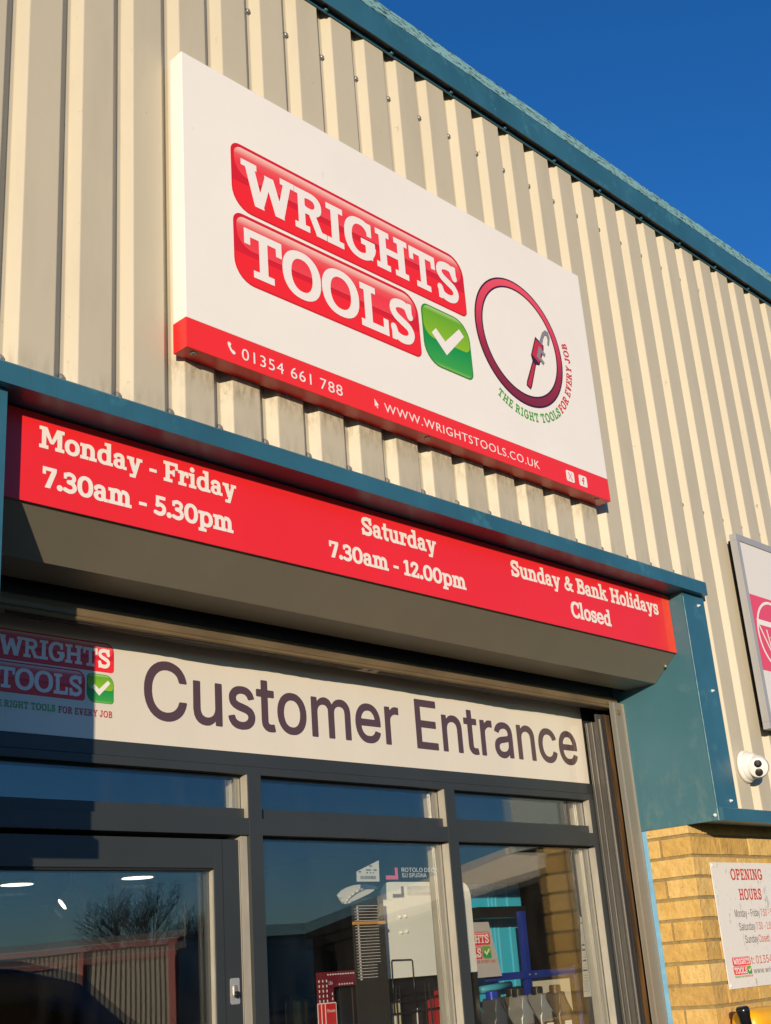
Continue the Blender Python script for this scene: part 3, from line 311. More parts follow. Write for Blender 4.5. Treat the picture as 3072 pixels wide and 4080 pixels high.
SLABB = json.loads('''{"&":[920,[[262,-3,201,14,152,38,110,71,70,117,42,166,27,214,22,262,28,318,56,398,99,462,150,506,251,566,251,574,208,654,194,718,199,782,214,822,232,854,278,902,334,936,398,955,454,953,518,931,574,893,609,854,631,798,636,758,635,726,615,654,581,598,551,566,512,534,508,526,566,456,570,462,571,518,574,527,582,529,662,529,694,542,718,546,747,542,774,529,887,526,889,398,878,391,797,390,777,310,747,238,830,140,918,139,928,134,929,-2,918,-9,678,-9,671,-2,669,62,646,89,638,93,606,67,566,42,518,19,462,2,406,-9,302,-9],[297,166,358,161,422,170,486,195,514,214,528,230,366,426,358,428,238,356,214,326,201,294,196,254,214,213,246,183],[394,670,398,666,438,698,454,717,461,734,462,760,446,773,422,783,385,766,368,742,367,726,372,710]]],"-":[380,[[-2,261,-9,270,-9,406,-2,419,374,419,388,414,389,270,382,261]]],".":[260,[[102,-26,54,-6,16,30,-5,78,-7,134,0,158,14,187,30,207,54,226,102,246,158,246,206,226,244,190,265,142,267,86,260,62,246,33,230,13,206,-6,158,-26]]],"0":[740,[[350,-26,262,-14,190,16,126,64,75,126,33,206,6,294,-7,390,-8,510,2,606,25,694,62,774,110,839,166,889,238,926,310,943,398,946,478,934,550,904,614,856,668,790,709,710,734,622,747,526,748,406,737,310,713,222,678,146,630,81,574,31,510,-3,438,-22],[331,158,366,152,406,157,438,173,462,195,486,230,507,278,521,334,528,390,531,470,527,542,518,601,502,656,479,702,454,734,422,757,382,767,350,767,318,757,294,741,266,710,246,675,229,630,211,526,212,390,219,334,233,278,254,230,275,198,302,173]]],"1":[520,[[22,-3,22,143,30,149,158,149,161,158,161,710,158,714,150,713,14,690,11,694,13,806,166,928,374,928,379,918,379,158,382,149,510,149,518,143,519,-2,510,-9,30,-9]]],"2":[660,[[22,-3,21,62,14,102,22,152,38,164,166,318,378,582,411,638,420,670,423,702,418,726,366,744,310,749,254,739,238,732,224,718,160,614,156,574,150,571,30,571,22,578,20,614,11,630,11,734,20,750,24,806,54,811,94,863,142,900,190,921,246,936,318,943,382,937,446,922,510,896,548,870,571,846,592,814,606,777,615,734,616,694,612,646,601,598,580,542,536,470,290,166,294,160,302,159,494,159,501,166,504,286,510,289,646,287,649,278,649,-2,638,-9,30,-9]]],"3":[620,[[222,-27,150,-8,46,30,22,43,3,62,-10,86,-16,110,-14,142,-5,166,14,190,38,207,62,215,102,214,230,169,278,162,326,169,366,182,393,198,414,222,428,246,433,270,418,310,390,346,358,362,238,386,198,398,175,414,161,430,149,454,144,478,145,502,153,526,169,550,190,568,222,580,318,587,351,598,373,622,392,654,400,678,399,702,392,718,383,726,350,743,302,756,262,756,149,710,149,622,142,611,14,613,9,790,11,862,22,869,54,869,214,932,262,941,302,941,390,923,470,888,523,846,561,790,573,758,582,718,580,646,556,574,511,502,514,494,564,438,598,382,620,318,626,254,613,190,582,126,538,70,494,33,430,0,358,-22,286,-31]]],"5":[620,[[222,-27,134,-6,30,29,6,44,-15,70,-27,102,-28,134,-18,166,-2,188,14,202,38,214,62,219,94,216,206,179,246,170,294,171,342,181,381,206,412,246,426,286,427,334,421,358,406,378,374,402,334,420,310,420,206,381,158,371,134,374,110,385,92,398,73,422,64,446,61,470,69,510,91,542,93,926,102,929,582,929,589,918,588,766,574,761,270,759,269,622,270,614,310,620,358,617,430,595,510,549,568,494,602,438,616,398,623,358,625,278,619,238,606,195,580,142,547,94,502,48,462,20,414,-3,350,-21,278,-29]]],"7":[640,[[126,-9,120,-2,415,758,406,761,166,761,160,758,159,750,158,597,150,591,22,591,14,594,11,606,13,926,22,929,646,927,649,918,648,766,366,-8]]],"B":[870,[[-2,-9,-9,-2,-9,150,-2,159,94,159,101,166,101,830,100,838,94,841,-2,841,-8,846,-9,998,-6,1006,6,1009,542,1006,598,998,646,985,690,966,726,943,767,902,794,854,809,798,812,734,805,670,788,622,758,577,719,542,786,502,830,459,862,406,879,342,882,270,877,214,863,166,835,118,798,78,742,40,678,15,606,-1,494,-9],[334,166,342,159,350,162,351,182,358,190,406,167,462,159,534,163,590,182,622,210,639,246,643,302,639,326,628,350,609,374,586,390,558,402,518,409,462,411,422,407,390,397,358,380,351,390,351,454,334,454],[334,614,342,609,351,614,351,838,342,841,334,838],[427,654,462,649,510,653,542,668,560,686,573,718,574,766,564,798,542,822,502,839,446,840,406,828,381,806,366,766,369,710,390,674]]],"C":[880,[[430,-27,366,-18,307,-2,248,22,198,51,152,86,112,126,78,171,48,222,24,278,8,334,-3,398,-9,470,-8,550,-1,622,13,686,35,750,84,838,116,878,150,912,230,969,278,991,326,1008,422,1026,534,1029,638,1017,726,990,862,989,869,982,869,894,910,846,941,798,934,791,869,790,869,638,862,631,718,631,711,638,710,718,677,766,646,796,614,817,574,833,534,841,454,840,414,830,382,815,350,793,323,766,300,734,278,693,257,630,247,566,244,478,252,398,268,334,292,278,326,231,362,198,406,174,462,159,534,159,590,172,638,198,673,230,708,278,734,337,742,339,846,338,849,302,886,284,907,262,910,212,944,206,902,143,857,94,806,54,742,17,670,-9,598,-24,518,-29]]],"F":[780,[[-2,-9,-9,-2,-9,150,-2,159,94,159,101,166,101,830,100,838,94,841,-2,841,-8,846,-9,998,-6,1006,6,1009,774,1009,786,1006,789,998,789,662,782,651,634,654,631,662,630,839,342,841,334,838,334,582,342,579,486,579,491,590,494,656,606,659,618,654,616,334,606,331,494,333,491,406,486,411,342,411,334,406,334,166,342,159,470,159,478,152,478,-3,470,-9]]],"H":[1015,[[-2,-9,-9,-2,-9,150,-2,159,94,159,101,166,101,830,100,838,94,841,-2,841,-8,846,-9,998,-6,1006,6,1009,430,1009,436,1006,439,998,438,846,430,841,334,838,334,598,342,594,670,594,681,598,681,838,678,841,590,841,577,846,576,998,582,1008,1014,1009,1021,1006,1023,846,1014,841,918,841,915,838,914,166,918,160,1014,159,1022,154,1022,-5,1014,-9,582,-8,576,-2,576,150,582,158,670,159,678,160,681,166,681,406,670,411,342,411,334,406,334,166,342,159,430,159,438,152,438,-3,430,-9]]],"M":[1180,[[-2,-9,-9,-2,-9,150,-2,159,102,159,111,166,111,838,-2,841,-8,846,-9,998,-6,1006,6,1009,366,1007,590,471,598,467,824,1006,886,1009,1174,1009,1186,1006,1189,998,1188,846,1182,841,1086,841,1080,838,1079,830,1079,166,1086,159,1182,159,1189,150,1189,-2,1182,-9,766,-9,758,-9,751,-2,751,150,758,159,846,159,851,166,851,574,846,588,670,275,662,271,518,271,511,278,326,611,319,598,319,166,326,159,422,159,429,150,429,-2,422,-9,414,-9]]],"S":[780,[[358,-26,262,-14,174,12,166,-6,158,-9,30,-9,21,-2,21,190,-3,254,-6,286,1,318,13,342,30,360,54,376,78,384,110,386,134,381,163,366,182,348,196,326,239,222,262,207,310,193,398,187,486,203,518,217,534,229,553,254,564,278,549,310,518,337,198,468,140,502,86,549,37,614,17,654,8,686,3,726,4,758,21,830,54,892,102,942,166,979,254,1008,334,1023,406,1027,502,1019,550,1005,590,989,598,1009,734,1008,739,998,739,782,761,734,766,694,762,670,750,643,732,622,710,606,678,595,646,594,614,604,590,620,564,654,502,786,491,798,470,807,398,814,310,802,238,777,226,766,219,750,216,734,228,710,251,686,278,666,582,543,630,519,662,497,702,459,735,414,758,369,773,318,775,254,758,188,718,118,666,62,606,23,534,-5,438,-23]]],"a":[680,[[270,-18,182,-5,110,24,78,46,52,70,15,126,1,174,-2,222,4,270,18,310,43,350,75,382,150,428,165,430,46,432,41,438,41,470,15,510,9,550,16,582,40,614,41,638,46,648,78,652,134,698,190,724,262,738,326,739,398,725,462,700,510,664,541,622,558,574,565,510,579,502,581,150,686,146,689,-2,678,-9,502,-9,491,-2,491,14,486,22,438,1,390,-11,334,-18],[277,126,326,127,359,142,360,286,334,301,294,306,254,296,230,278,213,246,209,206,220,166,246,139],[179,438,182,435,270,448,358,446,361,502,366,508,377,510,379,534,358,546,310,557,270,555,238,547,219,534,180,494]]],"d":[790,[[286,-19,206,4,142,39,84,94,39,166,12,246,1,334,6,430,28,518,54,574,96,630,142,671,198,703,262,724,326,734,406,733,478,720,481,726,481,894,478,900,470,901,374,904,371,910,374,1056,694,1058,699,1046,699,158,702,149,790,149,798,143,799,-2,790,-9,486,-8,430,-20,382,-24],[337,150,382,150,422,164,454,192,481,238,478,478,460,510,438,534,406,554,374,561,342,561,318,555,294,543,270,522,250,494,235,462,220,390,223,294,233,254,246,223,262,197,286,173,310,158]]],"e":[720,[[286,-19,206,2,142,36,86,85,44,142,12,214,-6,294,-8,390,4,478,29,550,62,606,110,659,166,699,230,726,302,741,390,744,462,734,526,713,582,681,632,638,674,582,704,518,721,454,729,374,725,294,718,291,222,291,216,286,231,238,254,199,286,169,326,151,366,148,414,158,454,184,542,186,621,238,638,243,662,243,686,235,710,213,723,182,721,150,710,127,693,110,598,46,510,1,462,-14,406,-23,342,-24],[217,438,222,434,494,434,503,438,483,494,468,518,446,542,406,565,358,572,310,564,270,538,237,494]]],"i":[400,[[-2,-9,-9,-2,-9,142,-2,149,86,149,91,158,91,566,86,571,-6,574,-9,582,-9,718,-6,726,6,729,302,729,309,718,309,150,398,149,409,142,409,-2,398,-9],[158,790,110,813,78,846,59,894,56,926,59,950,81,998,118,1033,166,1052,198,1054,222,1050,270,1027,304,990,322,942,324,910,320,886,296,838,260,806,214,788,182,786]]],"k":[860,[[-2,-9,-9,-2,-9,142,-2,149,86,149,91,158,91,894,86,901,-2,901,-9,910,-8,1054,6,1059,302,1059,309,1046,310,484,409,582,414,727,774,729,786,726,789,718,789,590,783,582,622,581,538,510,757,150,862,149,869,142,869,-2,862,-9,854,-9,502,-9,494,-6,491,142,502,150,382,374,309,310,309,150,398,149,409,142,406,-6,398,-9]]],"l":[400,[[-2,-9,-9,-2,-9,142,-2,149,86,149,91,158,91,894,86,901,-2,901,-9,910,-8,1054,6,1059,302,1059,309,1046,309,150,398,149,409,142,409,-2,398,-9]]],"m":[1140,[[-2,-9,-9,-2,-9,142,-2,149,86,149,91,158,91,566,86,571,-6,574,-9,582,-9,718,-2,729,262,729,302,744,358,750,454,744,512,726,565,694,606,654,638,604,643,734,670,743,710,749,798,748,854,737,910,712,958,674,993,630,1027,558,1045,478,1049,414,1049,158,1054,149,1142,149,1149,142,1149,-2,1142,-9,790,-9,782,-3,781,142,790,149,831,150,830,430,822,482,806,520,782,545,750,553,726,549,705,534,689,510,677,478,679,158,686,149,750,149,759,142,758,-3,750,-9,422,-9,414,-6,398,-9],[309,150,414,146,458,150,461,158,461,406,456,462,437,518,422,537,398,551,366,552,342,541,323,518,309,486]]],"n":[810,[[-2,-9,-9,-2,-9,142,-2,149,86,149,91,158,91,566,86,571,-6,574,-9,582,-9,718,-6,726,6,729,286,729,294,737,342,747,438,749,486,742,534,728,574,709,617,678,653,638,678,598,698,550,711,502,719,422,719,158,722,150,806,149,819,142,819,6,814,-8,446,-9,438,-9,431,-2,431,142,438,149,494,149,501,158,501,422,492,478,470,522,438,549,398,556,366,550,342,535,322,510,309,478,309,150,398,149,409,142,406,-6,398,-9]]],"o":[720,[[286,-19,206,2,142,36,86,85,44,142,12,214,-6,294,-8,390,4,478,29,550,62,606,110,659,166,699,230,726,302,741,390,744,462,734,532,710,590,675,639,630,683,566,710,501,726,422,728,326,717,246,696,182,662,120,620,70,566,28,503,-2,438,-19,366,-24],[332,150,366,148,398,152,422,162,450,182,471,206,489,238,502,278,509,318,508,414,499,454,483,494,462,526,438,548,406,565,374,572,342,571,310,564,286,551,262,530,241,502,226,470,211,398,213,302,222,262,235,230,254,199,278,175,302,160]]],"p":[790,[[-2,-269,-9,-258,-9,-122,-6,-114,86,-111,91,-106,91,566,86,571,-6,574,-9,582,-9,718,-6,726,6,729,294,729,302,729,310,721,390,737,478,738,526,732,574,719,614,702,654,678,707,630,747,574,776,510,794,430,799,334,790,254,766,174,731,110,694,66,654,32,606,4,558,-14,494,-27,430,-30,374,-25,310,-12,310,-108,426,-114,429,-122,429,-258,422,-269],[399,150,430,144,462,145,494,156,518,172,541,198,555,222,568,254,577,294,581,342,579,398,573,438,560,478,542,511,518,538,494,554,462,565,430,566,406,562,366,541,333,502,310,446,309,270,312,254,329,214,350,184,374,163]]],"r":[570,[[-2,-9,-9,-2,-9,142,-2,149,86,149,91,158,91,566,86,571,-6,574,-9,582,-9,718,-6,726,6,729,302,729,309,718,310,693,374,720,430,730,486,726,566,713,574,708,579,694,579,438,566,431,446,432,441,438,441,534,438,542,430,541,382,515,345,478,327,438,309,358,309,150,446,146,449,134,446,-6,438,-9]]],"s":[600,[[214,-27,134,-6,22,-9,14,-2,13,118,-9,174,-9,230,8,262,30,280,54,290,86,293,112,286,134,273,152,254,190,171,214,160,254,152,310,150,374,162,406,178,422,198,420,206,406,222,382,235,142,326,102,349,62,382,18,438,-4,494,-6,550,12,614,43,662,86,699,142,725,214,744,246,749,382,749,454,726,566,728,571,718,571,582,594,534,599,502,595,478,584,454,571,438,550,423,526,414,502,413,478,417,454,430,430,456,382,551,366,565,318,571,262,567,198,551,182,543,177,534,185,518,216,494,462,400,502,379,538,350,581,294,603,238,606,182,590,126,568,86,533,46,494,16,454,-4,406,-19,358,-29]]],"t":[460,[[318,-26,262,-16,206,16,163,62,131,126,118,182,112,246,116,566,110,571,-2,571,-9,582,-9,718,-6,726,110,729,116,734,116,950,126,959,319,958,324,950,324,734,334,729,446,729,456,726,459,718,456,574,334,571,324,566,324,214,334,183,422,194,446,191,468,182,468,-2,438,-12]]],"u":[800,[[318,-18,254,1,193,38,146,86,113,142,92,206,83,270,81,566,70,571,-6,574,-9,582,-9,718,-6,726,94,729,286,729,296,726,299,310,303,270,314,230,334,197,366,174,398,169,430,173,454,185,478,213,491,246,491,566,486,571,404,574,404,726,414,729,702,729,709,718,709,150,798,149,809,142,809,-2,798,-9,510,-9,478,-19,422,-24,366,-24]]],"y":[800,[[134,-267,131,-258,133,-114,142,-111,286,-111,294,-102,327,6,318,11,283,14,101,566,94,571,-6,574,-9,582,-9,718,-6,726,6,729,366,727,369,718,369,582,366,573,340,566,422,317,498,566,491,582,493,726,502,729,806,727,809,718,807,574,694,571,688,566,433,-266,422,-269]]]}''')
